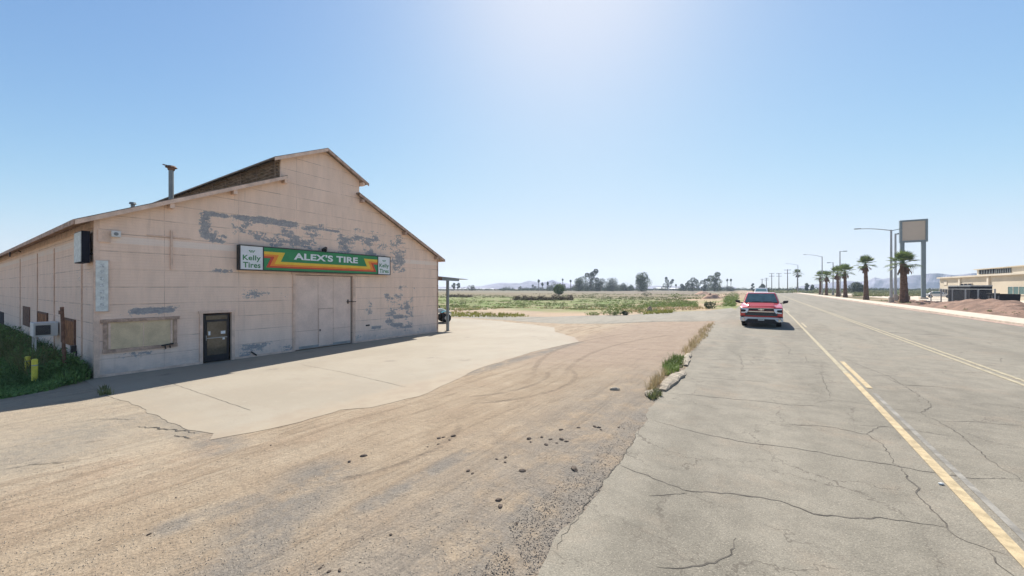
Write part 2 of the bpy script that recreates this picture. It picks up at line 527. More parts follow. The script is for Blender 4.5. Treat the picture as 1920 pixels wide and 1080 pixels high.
# ------------------------------------------------------------------ siding material
def siding_material(side=False):
    """painted wooden siding; horizontal coordinate u runs along the wall"""
    k = NT('painted_siding_side' if side else 'painted_siding'); x, y, z = k.xyz()
    u = x if side else y
    row = .1035; zz = k.add(z, .7)
    fr = k.math('FRACT', k.math('DIVIDE', zz, row)); rowi = k.math('FLOOR', k.math('DIVIDE', zz, row))
    groove = k.mr(k.math('ABSOLUTE', k.sub(fr, .5)), .5, .42)               # 0..1 away from the joint
    fr6 = k.math('FRACT', k.math('DIVIDE', k.add(zz, k.mul(k.noise(.3, 1), .05)), row * 6)); seam = k.mr(k.math('ABSOLUTE', k.sub(fr6, .5)), .477, .497)
    ubrk = k.math('FRACT', k.math('DIVIDE', k.add(u, k.mul(k.math('FLOOR', k.math('DIVIDE', zz, row * 12)), .0)), 2.44)); vs = k.mr(k.math('ABSOLUTE', k.sub(ubrk, .5)), .4955, .4985)
    base = k.mix(k.mr(k.noise(.35, 4, .6), .35, .65), (.86, .64, .495), (.88, .665, .52))
    base = k.mix(k.mr(z, 1.4, -.3), base, (.85, .67, .55))                # paler towards the bottom of the wall
    base = k.val(base, k.mr(k.noise(2.5, 5, .7, stretch=(1, 1, .25)), .3, .7, .94, 1.06))
    # weather streaks running down
    strk = k.mr(k.noise(3, 5, .7, stretch=(2.2, 2.2, .12)), .55, .75, 0, .42)
    base = k.mix(strk, base, (.60, .45, .36))
    # pale painted band
    band = k.mul(k.mr(z, 3.90, 3.93), k.mr(z, 4.17, 4.13))
    band = k.mul(band, k.mr(k.noise(1.2, 5, .7), .25, .5, .3, 1))
    base = k.mix(k.mul(band, .55), base, (.87, .77, .68))
    # vertical/horizontal joints
    base = k.mix(k.mul(k.sub(1.0, groove), k.mr(k.noise(1.3, 3), .4, .6, .03, .17)), base, (.44, .32, .26))
    sm = k.mul(k.mx(seam, k.mul(vs, .6)), k.mr(k.noise(.8, 5, .7), .38, .62, .1, .85))
    base = k.mix(sm, base, (.23, .165, .135))
    # flaking: noise is taken per siding row, so that flakes end at the laps
    uq = k.comb(k.mul(u, 3.2), k.mul(rowi, .73), k.mul(k.math('FLOOR', k.mul(fr, 2.0)), .35))
    nq = k.noise(1.0, 6, .78, v=uq); nf = k.noise(9, 5, .78)
    nn = k.add(k.mul(nq, .52), k.mul(nf, .48))
    mask = None
    if not side:
        # grime along the foot of the wall and rusty runs
        base = k.mix(k.mul(k.mr(z, .1, -.65), k.mr(k.noise(1.5, 5, .7), .35, .6, .1, .6)), base, (.45, .40, .37))
        at = k.t.nodes.new('ShaderNodeAttribute'); at.attribute_name = 'wear'; mask = at.outputs['Fac']
        mask = k.mx(mask, k.mul(k.mr(z, .6, -.6), .16))
    else:
        for ua, ub, zb, zt, st in ((-22, -19.3, 2.0, 4.1, .36), (-27, -22.2, 2.2, 3.8, .28), (-24, -19.5, 1.2, 2.0, .30), (-34, -27, 1.6, 3.6, .2), (-21.5, -19.0, -.6, .6, .22)):
            q = k.mul(k.mul(k.mr(u, ua - .4, ua + .4), k.mr(u, ub + .4, ub - .4)), k.mul(k.mr(z, zb - .2, zb + .2), k.mr(z, zt + .2, zt - .2)))
            q = k.mul(q, st); mask = q if mask is None else k.mx(mask, q)
    thr = k.sub(.73, k.mul(mask, .42))
    fl = k.mr(k.sub(nn, thr), -.012, .012)
    ash = k.mix(k.mr(nf, .35, .65), (.27, .275, .285), (.42, .40, .385))
    rim = k.mul(k.mr(k.sub(nn, thr), -.05, -.01), k.mr(mask, .1, .3))
    base = k.mix(k.mul(rim, .35), base, (.74, .60, .49))
    base = k.mix(fl, base, ash)
    k.bump(k.add(k.mul(groove, 1.0), k.add(k.mul(k.mx(seam, vs), -1.2), k.mul(fl, -.25))), .010, .6)
    return k.fin(base, .85, 0, .2)


WEAR = [(425, 600, 412, 456, .36), (590, 765, 428, 495, .30),  # photo-measured patches: x0, x1, ytop, ybottom (at the middle), strength
    (375, 394, 398, 448, 1.0), (376, 432, 397, 407, .9), (378, 412, 436, 450, .85), (386, 425, 446, 456, .8), (395, 418, 412, 440, .38), (410, 447, 438, 449, .6),
    (430, 478, 402, 412, .6), (440, 470, 420, 440, .10), (452, 468, 414, 434, .5), (466, 560, 408, 424, .66), (470, 495, 438, 452, .55), (505, 545, 430, 448, .28), (545, 566, 440, 462, .52),
    (500, 590, 456, 468, .3), (560, 610, 424, 446, .30), (605, 640, 430, 436, .7), (600, 700, 438, 475, .36), (640, 740, 445, 482, .36), (732, 764, 452, 520, .34),
    (390, 440, 503, 512, .6), (240, 330, 576, 589, .78), (205, 345, 572, 596, .22), (320, 347, 582, 600, .2), (205, 350, 655, 672, .28), (440, 550, 640, 672, .3), (445, 550, 540, 570, .22),
    (720, 778, 548, 618, .33), (735, 760, 590, 598, .85), (735, 758, 605, 614, .8), (722, 745, 570, 590, .5), (668, 700, 560, 600, .28), (560, 590, 515, 519, .5), (636, 662, 558, 572, .5),
    (664, 800, 620, 645, .22), (738, 780, 535, 546, .4), (765, 800, 570, 600, .18), (690, 725, 610, 618, .5), (455, 475, 660, 672, .5)]

def wear_at(y, z):
    w = 0.0; rag = .50 + 1.25 * (.5 + mnoise.noise(Vector((y * 1.1, z * 2.1, 4))) + .5 * mnoise.noise(Vector((y * 3.1, z * 6.1, 9))))
    for ua, ub, zb, zt, st in WEARW:
        e, ez = .22, .075
        if ua - e < y < ub + e and zb - ez < z < zt + ez:
            sm = lambda t: max(0.0, min(1.0, t))
            w = max(w, (st if st >= .8 else min(.74, st * rag * .92)) * sm((y - ua + e) / (2 * e)) * sm((ub + e - y) / (2 * e)) * sm((z - zb + ez) / (2 * ez)) * sm((zt + ez - z) / (2 * ez)))
    return w
WEARW = []
for a, b, t0, b0, st in WEAR:
    m_ = (a + b) / 2
    WEARW.append((PX(a, t0, WX)[1], PX(b, t0, WX)[1], PX(m_, b0, WX)[2], PX(m_, t0, WX)[2], st if st >= .8 else st * 1.12 + .06))

# materials ----------------------------------------------------------
M = {}
M['ground'] = ground_material()
M['road'] = asphalt_material('road_asphalt', (.215, .192, .152), (.232, .208, .164))
M['street'] = asphalt_material('side_street_asphalt', (.235, .212, .17), (.25, .225, .18), .6)
M['slab'] = concrete_material()
M['siding'] = siding_material(); M['siding_side'] = siding_material(True)
M['crack'] = simple('crack_filler', (.10, .088, .072), .95, var=.4, nscale=4)
M['yellow'] = simple('faded_yellow_paint', (.42, .325, .19), .8, var=.22, nscale=7)
M['pale_yellow'] = simple('worn_yellow_paint', (.345, .295, .20), .85, var=.25, nscale=7)
M['ghost'] = simple('blacked_out_line', (.232, .215, .185), .9, var=.25, nscale=5)
M['trim'] = simple('trim_paint', (.72, .53, .41), .8, var=.15)
M['trim_dark'] = simple('weathered_trim', (.46, .32, .24), .85, var=.3, nscale=6)
M['roof'] = simple('roofing', (.24, .185, .14), .9, var=.3, nscale=1.5, bump=.01)
M['oldwood'] = simple('old_wood', (.27, .20, .14), .9, var=.4, nscale=3)
M['ply'] = simple('aged_plywood', (.66, .52, .33), .8, var=.12, nscale=2.5)
M['rust'] = simple('rusty_board', (.27, .115, .045), .85, var=.4, nscale=4)
M['rustpipe'] = simple('rusty_pipe', (.17, .095, .065), .85, var=.35, nscale=6)
M['galv'] = simple('galvanised_steel', (.36, .37, .37), .5, .6, var=.15)
M['grey'] = simple('grey_metal', (.23, .25, .25), .55, .3, var=.1)
M['dark'] = simple('dark_metal', (.03, .03, .033), .5, .2, var=.2)
M['black'] = simple('black_rubber', (.018, .018, .02), .75, var=.2)
M['glassdoor'] = simple('tinted_door_glass', (.105, .085, .058), .12, 0, .6, var=.35, nscale=1.2)
M['white'] = simple('white_plastic', (.66, .66, .63), .45, var=.05)
M['faded'] = simple('faded_sign_paint', (.68, .70, .65), .75, var=.14, nscale=6)
M['sgreen'] = simple('sign_green', (.035, .24, .085), .4, 0, .4, var=.1, nscale=2)
M['syellow'] = simple('sign_yellow', (.80, .52, .045), .4, 0, .4, var=.06)
M['sorange'] = simple('sign_orange', (.80, .25, .03), .4, 0, .4, var=.06)
M['sred'] = simple('sign_red', (.58, .06, .03), .4, 0, .4, var=.06)
M['swhite'] = simple('sign_white', (.72, .74, .74), .4, 0, .4, var=.05)
M['sframe'] = simple('sign_frame', (.045, .05, .05), .5, .3, var=.2)
M['stext'] = simple('sign_text_green', (.05, .22, .08), .4, 0, .4, var=.1)
M['bollard'] = simple('yellow_bollard_paint', (.72, .63, .09), .6, var=.12, nscale=8)
M['conc'] = simple('kerb_concrete', (.52, .44, .345), .85, var=.15, nscale=2, bump=.006)
M['rock'] = simple('broken_kerb_concrete', (.40, .34, .26), .9, var=.25, nscale=7, bump=.03)
M['redkerb'] = simple('faded_red_kerb', (.36, .245, .20), .85, var=.25, nscale=1.5)
M['stone'] = simple('dark_clod', (.13, .10, .078), .95, var=.4, nscale=20, bump=.01)
M['trunk'] = simple('palm_bark', (.17, .10, .068), .95, var=.35, nscale=5, bump=.06)
M['bark'] = simple('bark', (.14, .11, .085), .95, var=.3)
M['frond'] = leafmat('palm_frond', (.07, .12, .04), (.17, .21, .07), .3)
M['leaf_a'] = leafmat('tree_leaves', (.05, .08, .024), (.10, .14, .045), .15)
M['leaf_b'] = leafmat('dark_tree_leaves', (.028, .05, .02), (.058, .085, .034), .12)
M['leaf_c'] = leafmat('bright_bush_leaves', (.07, .13, .025), (.12, .19, .045))
M['weed'] = leafmat('green_weeds', (.115, .175, .04), (.22, .275, .085))
M['weed_dark'] = leafmat('dark_weeds', (.08, .15, .045), (.19, .29, .09), .2)
M['olive'] = leafmat('olive_weeds', (.13, .16, .06), (.22, .22, .10))
M['dry'] = leafmat('dry_grass', (.34, .26, .13), (.48, .38, .22))
M['yellowgreen'] = leafmat('yellow_green_grass', (.22, .25, .05), (.34, .31, .08))
M['twig'] = simple('dead_twigs', (.12, .085, .065), .95, var=.4, nscale=.8)
M['dirt'] = simple('reddish_spoil', (.225, .14, .10), .95, var=.3, nscale=.7, bump=.1)
M['pole'] = simple('galvanised_pole', (.42, .42, .41), .5, .3, var=.08)
M['bpost'] = simple('billboard_steel', (.19, .23, .25), .6, .3, var=.1)
M['bpanel'] = simple('blank_panel', (.50, .42, .34), .7, var=.04, nscale=.6)
M['wpole'] = simple('utility_pole_wood', (.13, .10, .085), .9, var=.2)
M['stucco'] = simple('tan_stucco', (.54, .465, .355), .9, var=.06, nscale=.2)
M['stucco2'] = simple('pale_stucco', (.60, .53, .425), .9, var=.06, nscale=.2)
M['navy'] = simple('navy_container_paint', (.008, .010, .018), .8, 0, var=.3)
M['tealglass'] = simple('green_window_glass', (.10, .17, .16), .15, 0, .6, var=.1)
M['hill'] = simple('desert_mountain', (.20, .19, .24), .95, var=.3, nscale=.01)  # lighter bluish base colour carries part of the distance haze
M['paint_red'] = simple('red_car_paint', (.62, .035, .035), .28, .1, .5, var=.03, Coat_Weight=1.0, Coat_Roughness=.04)
M['paint_white'] = simple('white_car_paint', (.68, .68, .67), .3, 0, .5, var=.03, Coat_Weight=.7)
M['chrome'] = simple('chrome', (.72, .72, .70), .16, 1, .5, var=.03)
M['carglass'] = simple('windscreen_glass', (.09, .15, .15), .05, 0, .8, var=.15)
M['vanglass'] = simple('sky_lit_glass', (.13, .23, .23), .1, 0, .8, var=.1)
M['lampw'] = simple('headlight_lens', (.85, .87, .88), .08, 0, .8, var=.03)
M['tealplastic'] = simple('teal_plastic', (.12, .34, .40), .4, var=.08)
M['redmetal'] = simple('red_spring', (.30, .03, .03), .5, .2, var=.1)
M['rim'] = simple('alloy_rim', (.38, .38, .39), .35, .8, var=.08)
M['gravel'] = simple('gravel_bits', (.20, .17, .14), .95, var=.5, nscale=30)
M['lightdirt'] = simple('pale_gravel_bits', (.44, .37, .28), .95, var=.3, nscale=30)

# ------------------------------------------------------------------ setting: ground
S_ = 1640
xs = [-S_, -900, -400, -200, -100, -60, -40, -30, -24, WX, -15, -11, -7, -4, -2.2, 0, 6, 14, 20, 30, 60, 120, 300, 800, S_]
ys = [-S_, -600, -200, -60, -20, -5, 0, 5, 10, 20, 30, 40, 60, 90, 140, 220, 350, 600, 1000, S_]
g = MB()
g.addv([(x, y, hg(x)) for y in ys for x in xs],
       [(j * len(xs) + i, j * len(xs) + i + 1, (j + 1) * len(xs) + i + 1, (j + 1) * len(xs) + i) for j in range(len(ys) - 1) for i in range(len(xs) - 1)])
g.build('ground', M['ground'], kind='structure', fix=False)

# main road: broken left edge, straight kerbed right edge
edge_px = [(1340, 604), (1322, 628), (1300, 655), (1284, 693), (1250, 728), (1228, 752), (1205, 795), (1162, 868), (1120, 925), (1070, 985), (1022, 1062)]
edge = [G(*p)[:2] for p in edge_px]
left = sorted(jitter_path(edge + [(-1.62, 1.5), (-1.7, -3)], .12, .11), key=lambda q: -q[1]) + [(-1.8, -60)]
far_l = [(-2.3, 1600), (-2.3, 60)]
corner = [G(1384, 580)[:2], G(1376, 588)[:2]]
road_poly = [(13.35, -60), (13.35, 1600)] + [(-2.3, 1600), (-2.4, 80)] + [(-2.3, 46)] + left
sheet('road', road_poly, .007, M['road'])
# side street running off behind the slab
near_e = [G(*p)[:2] for p in [(1345, 602), (1300, 603), (1240, 603), (1150, 607), (1050, 607), (960, 601), (880, 596)]]
far_e = [G(*p)[:2] for p in [(860, 588.5), (985, 594.0), (1085, 592), (1180, 590), (1260, 585), (1330, 582), (1372, 577)]]
sp = jitter_path([(-1.5, 30.2)] + near_e + [(-60, near_e[-1][1] + 1.2), (-160, near_e[-1][1] + 1.5)], .6, .16) + jitter_path([(-160, far_e[0][1] + 3), (-60, far_e[0][1] + 1.5)] + far_e + [(-2.0, 46), (-1.5, 46)], .6, .2)
sheet('side_street', sp, .003, M['street'])
# concrete apron
ap_px = [(205, 741), (300, 783), (352, 806), (372, 810), (395, 815), (392, 826), (470, 812), (560, 792), (640, 768), (700, 764), (760, 748), (800, 738), (870, 704), (900, 690), (960, 672), (1000, 660), (1085, 641), (1075, 632), (1040, 622), (1040, 614), (985, 607), (940, 602), (880, 598)]
ap = [G(*p)[:2] for p in ap_px]
apj = jitter_path(ap, .22, .10)
apron_poly = [(WX + .02, 2.85)] + apj + [(-26, 28.8), (-44, 28.8), (-44, WY1 + .1), (WX + .02, WY1 + .1)]
sheet('concrete_apron', apron_poly, .006, M['slab'])
# sidewalk and kerb on the right
k = MB(); k.box(13.9, 16.0, -40, 1500, .0, .15); k.build('sidewalk', M['conc'], kind='structure')
k = MB(); k.box(13.62, 13.896, -40, 1500, .0, .147); k.build('kerb', M['conc'], kind='structure')
k = MB(); k.box(13.3, 13.617, -40, 1500, -.01, .02); k.build('gutter', M['redkerb'], kind='structure')

# cracks (world positions measured once from the photograph)
ck = MB()
cr = [[(1252, 738), (1320, 743), (1400, 751), (1480, 760), (1545, 762)], [(1530, 757), (1562, 750), (1620, 758), (1660, 765), (1727, 775), (1746, 764), (1738, 752), (1715, 737), (1668, 706), (1640, 696), (1600, 680), (1575, 668)],
      [(1222, 789), (1290, 807), (1350, 820), (1400, 830), (1470, 838), (1540, 850), (1600, 862), (1675, 872), (1750, 888), (1810, 897), (1915, 901)],
      [(1460, 795), (1560, 802), (1625, 815), (1650, 830), (1672, 852), (1675, 870)], [(1625, 815), (1650, 802), (1668, 801)], [(1590, 795), (1665, 802), (1760, 815), (1790, 820)],
      [(1675, 870), (1690, 880), (1698, 898), (1718, 915), (1720, 930), (1750, 960), (1785, 995), (1800, 1010), (1890, 1045)],
      [(1165, 873), (1215, 893), (1290, 922), (1360, 925), (1420, 932), (1475, 945), (1525, 965), (1600, 970), (1700, 978), (1780, 993)],
      [(1230, 1062), (1290, 1065), (1340, 1058), (1370, 1040), (1380, 1010)], [(1215, 929), (1290, 925)],
      [(1727, 775), (1745, 785), (1760, 790), (1800, 815), (1850, 860), (1890, 885), (1925, 908)],
      [(1310, 641), (1400, 642), (1430, 650)], [(1305, 656), (1400, 656)], [(1305, 674), (1380, 675), (1450, 677), (1520, 680)], [(1300, 688), (1390, 691), (1450, 692)],
      [(1290, 707), (1370, 712), (1450, 718)], [(1370, 658), (1388, 668), (1392, 680), (1390, 695)], [(1510, 668), (1515, 680), (1560, 680)], [(1538, 700), (1550, 725), (1558, 748)],
      [(1655, 706), (1690, 722), (1760, 726), (1820, 735)], [(1690, 722), (1760, 726)], [(1760, 790), (1830, 792), (1918, 800)], [(1590, 600), (1700, 606), (1800, 625), (1920, 652)],
      [(1500, 576), (1560, 590), (1640, 604)], [(1640, 705), (1690, 703)], [(1860, 668), (1880, 672), (1875, 680)], [(1460, 640), (1482, 655), (1478, 668)], [(1860, 1040), (1890, 1080)]]
for i, c_ in enumerate(cr):
    ribbon(ck, [G(*p) for p in c_], [.020, .018, .022, .017, .013, .012, .021, .026, .018, .013][i] if i < 10 else .016, .0095, jit=.02, step=.05)
ribbon(ck, [G(1205, 795), G(1162, 870), G(1120, 925), G(1070, 985), G(1040, 1030)], .018, .0095, jit=.03, step=.06)
for c_, w in (([(0, 882), (60, 872), (155, 862)], .035), ([(120, 795), (190, 785), (260, 787)], .035), ([(255, 800), (330, 806), (370, 812)], .07), ([(330, 815), (360, 822)], .05), ([(160, 830), (205, 823)], .03)):
    ribbon(ck, [G(*p) for p in c_], w * .55, .009, jit=.035, step=.05)
for c_ in ([(565, 684), (640, 698), (760, 726)], [(300, 712), (470, 770)], [(990, 640), (1040, 628)]):
    ribbon(ck, [G(*p) for p in c_], .012, .010, jit=.008, taper=False)
# ragged lip where asphalt meets earth beyond the slab
ribbon(ck, [G(1130, 607), G(1200, 604), G(1260, 602), G(1345, 602)], .16, .014, jit=.12, step=.2)
ck.build('pavement_cracks', M['crack'], kind='structure', fix=False)

# road markings
SX = 1.66; DX = 4.62
def stripe(mb, x0, x1, y0, y1, off=.0145):
    n = max(2, int((y1 - y0) / .5)) if y1 < 60 else 2
    drift = lambda y: .0088 * (min(max(y, 3), 31) - 5) if x0 < 3 else 0
    mb.addv([(x + drift(y0 + (y1 - y0) * i / n), y0 + (y1 - y0) * i / n, off) for i in range(n + 1) for x in (x0, x1)], [(2 * i, 2 * i + 1, 2 * i + 3, 2 * i + 2) for i in range(n)])
mk = MB(); mk.cur = 0
stripe(mk, 1.84, 1.955, -2, 13.8)
stripe(mk, 2.02, 2.13, 12.0, 15.9)
mk.cur = 1
stripe(mk, 1.84, 1.955, 13.8, 60); stripe(mk, 1.84, 1.955, 60, 900)
for y0 in (28.5, 45, 61, 77): stripe(mk, 2.02, 2.13, y0, y0 + 3.6)
stripe(mk, 5.26, 5.37, 6, 60); stripe(mk, 5.26, 5.37, 60, 900)
stripe(mk, 5.50, 5.61, 6, 60); stripe(mk, 5.50, 5.61, 60, 900)
mk.cur = 2
stripe(mk, 2.03, 2.10, -2, 11.5, .0125)
mk.build('road_markings', [M['yellow'], M['pale_yellow'], M['ghost']], kind='structure', fix=False)

# ------------------------------------------------------------------ mountains
def ridge(name, pts, dist, back):
    """pts: (px, height px) of a ridge line; real hills, 'dist' metres away"""
    P = []
    for (a, ha), (b, hb) in zip(pts, pts[1:]):
        n = max(1, int((b - a) / 4))
        for i in range(n):
            t = i / n; P.append((a + (b - a) * t, ha + (hb - ha) * t))
    P.append(pts[-1]); rows = 7; vs = []
    for i, (px, hp) in enumerate(P):
        r = ray(px, 540); t = dist
        H = max(hp, 0) * t / FP + CAMH
        for j in range(rows):
            u = j / (rows - 1); d = 1 + (u - .45) * back
            prof = max(0, 1 - abs(u - .5) * 2) ** .8
            wob = 1 + .28 * mnoise.noise(Vector((px * .06, j * 1.7, 1))) * (1 if j != rows // 2 else .15)
            vs.append((r[0] * t * d, r[1] * t * d, -1 + (H + 1) * prof * wob))
    fs = [(i * rows + j, (i + 1) * rows + j, (i + 1) * rows + j + 1, i * rows + j + 1) for i in range(len(P) - 1) for j in range(rows - 1)]
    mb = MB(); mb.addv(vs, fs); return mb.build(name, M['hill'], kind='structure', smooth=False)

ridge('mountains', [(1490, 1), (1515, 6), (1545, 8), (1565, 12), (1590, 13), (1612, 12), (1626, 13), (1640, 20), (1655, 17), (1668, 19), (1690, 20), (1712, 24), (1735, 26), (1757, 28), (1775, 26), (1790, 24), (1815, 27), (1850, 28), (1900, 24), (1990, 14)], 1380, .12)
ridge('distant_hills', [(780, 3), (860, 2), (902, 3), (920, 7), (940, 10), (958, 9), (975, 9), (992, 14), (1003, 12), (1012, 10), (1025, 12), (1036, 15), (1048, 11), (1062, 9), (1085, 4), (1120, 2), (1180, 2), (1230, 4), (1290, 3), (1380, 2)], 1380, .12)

# ------------------------------------------------------------------ warehouse
barn = thing('warehouse', (WX, 11.2, -.7), 'old pink painted wooden warehouse with raised ridge vent and flaking siding', 'warehouse')
BX = -62.0
LE, LT = (2.6, 4.58), (9.2, 7.63)
CE, RG, CR = (8.63, 8.33), (11.18, 9.51), (13.6, 8.26)
RT, RE = (13.0, 7.63), (19.78, 4.36)
def lerp_z(a, b, y): return a[1] + (b[1] - a[1]) * (y - a[0]) / (b[0] - a[0])
d_ = .10
YL, YR, CL, CRW = 3.09, 19.4, 9.05, 13.2
front = [(YL, -.7), (6.06, -.7), (6.06, 1.32), (7.05, 1.32), (7.05, -.7), (9.69, -.7), (9.69, 3.0), (12.78, 3.0), (12.78, -.7), (YR, -.7),
         (YR, lerp_z(RT, RE, YR) - d_), (CRW, lerp_z(RT, RE, CRW) - d_), (CRW, lerp_z(RG, CR, CRW) - d_), (RG[0], RG[1] - d_), (CL, lerp_z(CE, RG, CL) - d_), (CL, lerp_z(LE, LT, CL) - d_), (YL, lerp_z(LE, LT, YL) - d_)]
mb = MB(); mb.extr([(WX, y, z) for y, z in front], (-.12, 0, 0)); fw = mb.build('front_wall', M['siding'], barn)
def add_wear(o):
    bm = bmesh.new(); bm.from_mesh(o.data); off = origin_of(o)
    for ax, lo, hi, st in ((1, 3.1, 19.4, .10), (2, -.65, 6.4, .05)):
        c = lo
        while c < hi:
            co = [0, 0, 0]; no = [0, 0, 0]; co[ax] = c - off[ax]; no[ax] = 1
            fs = [f for f in bm.faces if abs(f.normal.x) > .9 and f.calc_center_median().x > -.06 or len(f.verts) > 12]
            es = {e for f in fs for e in f.edges}; vs = {v for f in fs for v in f.verts}
            bmesh.ops.bisect_plane(bm, geom=list(vs) + list(es) + fs, plane_co=co, plane_no=no); c += st
    bm.to_mesh(o.data); bm.free()
    at = o.data.attributes.new('wear', 'FLOAT', 'POINT')
    at.data.foreach_set('value', [wear_at(v.co.y + off.y, v.co.z + off.z) for v in o.data.vertices])
add_wear(fw)
mb = MB(); mb.box(BX, WX - .123, YL, YL + .12, -.7, lerp_z(LE, LT, YL) - d_); mb.build('side_wall', M['siding_side'], barn)
mb = MB(); mb.box(BX, WX - .123, YR - .12, YR, -.7, lerp_z(RT, RE, YR) - d_); mb.build('side_wall', M['siding_side'], barn)
mb = MB(); mb.box(BX - .1, BX, YL, YR, -.7, 4.3); mb.build('rear_wall', M['siding'], barn)
th = .075
def roof_slab(a, b, x0=BX, x1=WX + .30, name='roof'):
    mb = MB(); mb.extr([(x1, a[0], a[1]), (x1, b[0], b[1]), (x1, b[0], b[1] - th), (x1, a[0], a[1] - th)], (x0 - x1, 0, 0))
    return mb.build(name, M['roof'], barn)
r1 = roof_slab(LE, LT); roof_slab(CE, RG); roof_slab((RG[0] + .004, RG[1]), CR); roof_slab(RT, RE)
# rake boards, a little proud of the roof edge
def rake(a, b, dep=.15, mat='trim'):
    x1 = WX + .335
    mb = MB(); mb.extr([(x1, a[0], a[1] - .03), (x1, b[0], b[1] - .03), (x1, b[0], b[1] - .03 - dep), (x1, a[0], a[1] - .03 - dep)], (-.03, 0, 0))
    mb.build('rake_board', M[mat], barn)
rake(LE, LT); rake(CE, RG); rake((RG[0] + .004, RG[1]), CR, .15, 'trim_dark'); rake(RT, RE, .16, 'trim_dark')
mb = MB(); mb.box(BX, WX + .30, LE[0] - .03, LE[0] - .002, LE[1] - .17, LE[1] - .01); mb.build('eave_board', M['trim_dark'], barn)
mb = MB(); mb.box(BX, WX + .30, RE[0] + .002, RE[0] + .03, RE[1] - .17, RE[1] - .01); mb.build('eave_board', M['trim_dark'], barn)
# soffit strip under the left eave
mb = MB(); mb.box(BX, WX, YL - .03, YL - .002, lerp_z(LE, LT, YL) - .42, lerp_z(LE, LT, YL) - .20); mb.build('frieze_board', M['trim'], barn)
# exposed rafters
for i in range(60):
    x = WX - .6 - i * .7; mb = MB()
    mb.addv([(x + a, y, z) for a in (-.03, .03) for y, z in ((LE[0] + .01, LE[1] - .08), (YL - .035, lerp_z(LE, LT, YL - .035) - .08), (YL - .035, lerp_z(LE, LT, YL - .035) - .19), (LE[0] + .01, LE[1] - .17))],
            [(3, 2, 1, 0), (4, 5, 6, 7), (0, 1, 5, 4), (1, 2, 6, 5), (2, 3, 7, 6), (3, 0, 4, 7)])
    mb.build('rafter', M['trim_dark'], barn)
# ridge vent sides with louvres
for y0, sgn in ((CL, 1), (CRW, -1)):
    zt = (lerp_z(CE, RG, CL) if sgn > 0 else lerp_z(RG, CR, CRW)) - .08; zb = (lerp_z(LE, LT, CL) if sgn > 0 else lerp_z(RT, RE, CRW)) - .05
    mb = MB(); mb.box(BX, WX - .13, y0 if sgn > 0 else y0 - .04, y0 + .04 if sgn > 0 else y0, zb, zt); w = mb.build('ridge_vent', M['oldwood'], barn)
    mb = MB(); yo = y0 - sgn * .05
    for i in range(5):
        z = zb + .12 + i * (zt - zb - .1) / 5
        mb.bar((BX, yo, z), (WX - .13, yo, z), .11, .02, up=(0, .6 * sgn, 1))
    for i in range(18): mb.box(WX - .4 - i * 1.8, WX - .33 - i * 1.8, min(yo, yo - sgn * .05), max(yo, yo - sgn * .05), zb, zt)
    mb.build('louvre_slats', M['oldwood'], w)
# purlin ends under the rakes
for px, py in ((322, 383), (440, 354), (535, 333)):
    p = PX(px, py, WX + .2); z = lerp_z(LE, LT, p[1]) - .19
    mb = MB(); mb.box(WX, WX + .30, p[1] - .07, p[1] + .07, z - .17, z); mb.build('purlin_end', M['trim'], barn)
for y in (13.28, 16.3, 19.1):
    z = lerp_z(RT, RE, y) - .20
    mb = MB(); mb.box(WX, WX + .30, y - .07, y + .07, z - .17, z); mb.build('purlin_end', M['trim_dark'], barn)
mb = MB(); mb.box(WX, WX + .30, 13.22, 13.36, lerp_z(RG, CR, 13.28) - .37, lerp_z(RG, CR, 13.28) - .20); mb.build('purlin_end', M['trim'], barn)
# corner boards, base board
mb = MB(); mb.box(WX + .002, WX + .02, YL - .028, YL + .11, -.69, lerp_z(LE, LT, YL) - .16); mb.box(WX - .12, WX + .001, YL - .028, YL - .002, -.69, 4.4); mb.build('corner_board', M['trim'], barn)
mb = MB(); mb.box(WX + .002, WX + .022, YR - .09, YR + .02, -.69, lerp_z(RT, RE, YR) - .12); mb.build('corner_board', M['trim_dark'], barn)
for a, b in ((YL + .12, 5.98), (7.2, 9.6), (12.9, YR - .1)): mb = MB(); mb.box(WX + .002, WX + .04, a, b, -.72, -.61); mb.build('sill_board', M['trim'], barn)

# boarded front window
wy0, wy1, wz0, wz1 = 3.28, 5.24, .15, 1.24
mb = MB(); mb.box(WX + .002, WX + .02, wy0 + .1, wy1 - .1, wz0 + .08, wz1 - .08); win = mb.build('window', M['ply'], barn, label='front window closed with aged plywood')
mb = MB(); mb.box(WX + .004, WX + .06, wy0 - .06, wy1 + .08, wz1 - .08, wz1 + .03); mb.box(WX + .004, WX + .055, wy0 - .02, wy1 + .02, wz0 - .04, wz0 + .08)
mb.box(WX + .004, WX + .05, wy0, wy0 + .1, wz0 + .083, wz1 - .083); mb.box(WX + .004, WX + .05, wy1 - .1, wy1, wz0 + .083, wz1 - .083); mb.build('frame', M['trim_dark'], win)
mb = MB(); mb.box(WX + .022, WX + .035, wy0 + .12, wy0 + .18, wz0 + .09, wz1 - .1); mb.box(WX + .022, WX + .035, wy1 - .19, wy1 - .13, wz0 + .12, wz1 - .1); mb.box(WX + .022, WX + .03, 4.2, 4.4, wz1 - .14, wz1 - .11)
mb.box(WX + .021, WX + .026, 4.29, 4.31, wz0 + .09, wz1 - .16); mb.build('batten', M['trim'], win)
mb = MB(); mb.bar((WX + .08, 4.78, .20), (WX + .08, 5.12, .24), .07, .05); mb.bar((WX + .08, 4.88, .18), (WX + .09, 4.90, .06), .03); mb.bar((WX + .08, 5.02, .18), (WX + .09, 5.03, .08), .03)
mb.build('black_bracket', M['dark'], win)

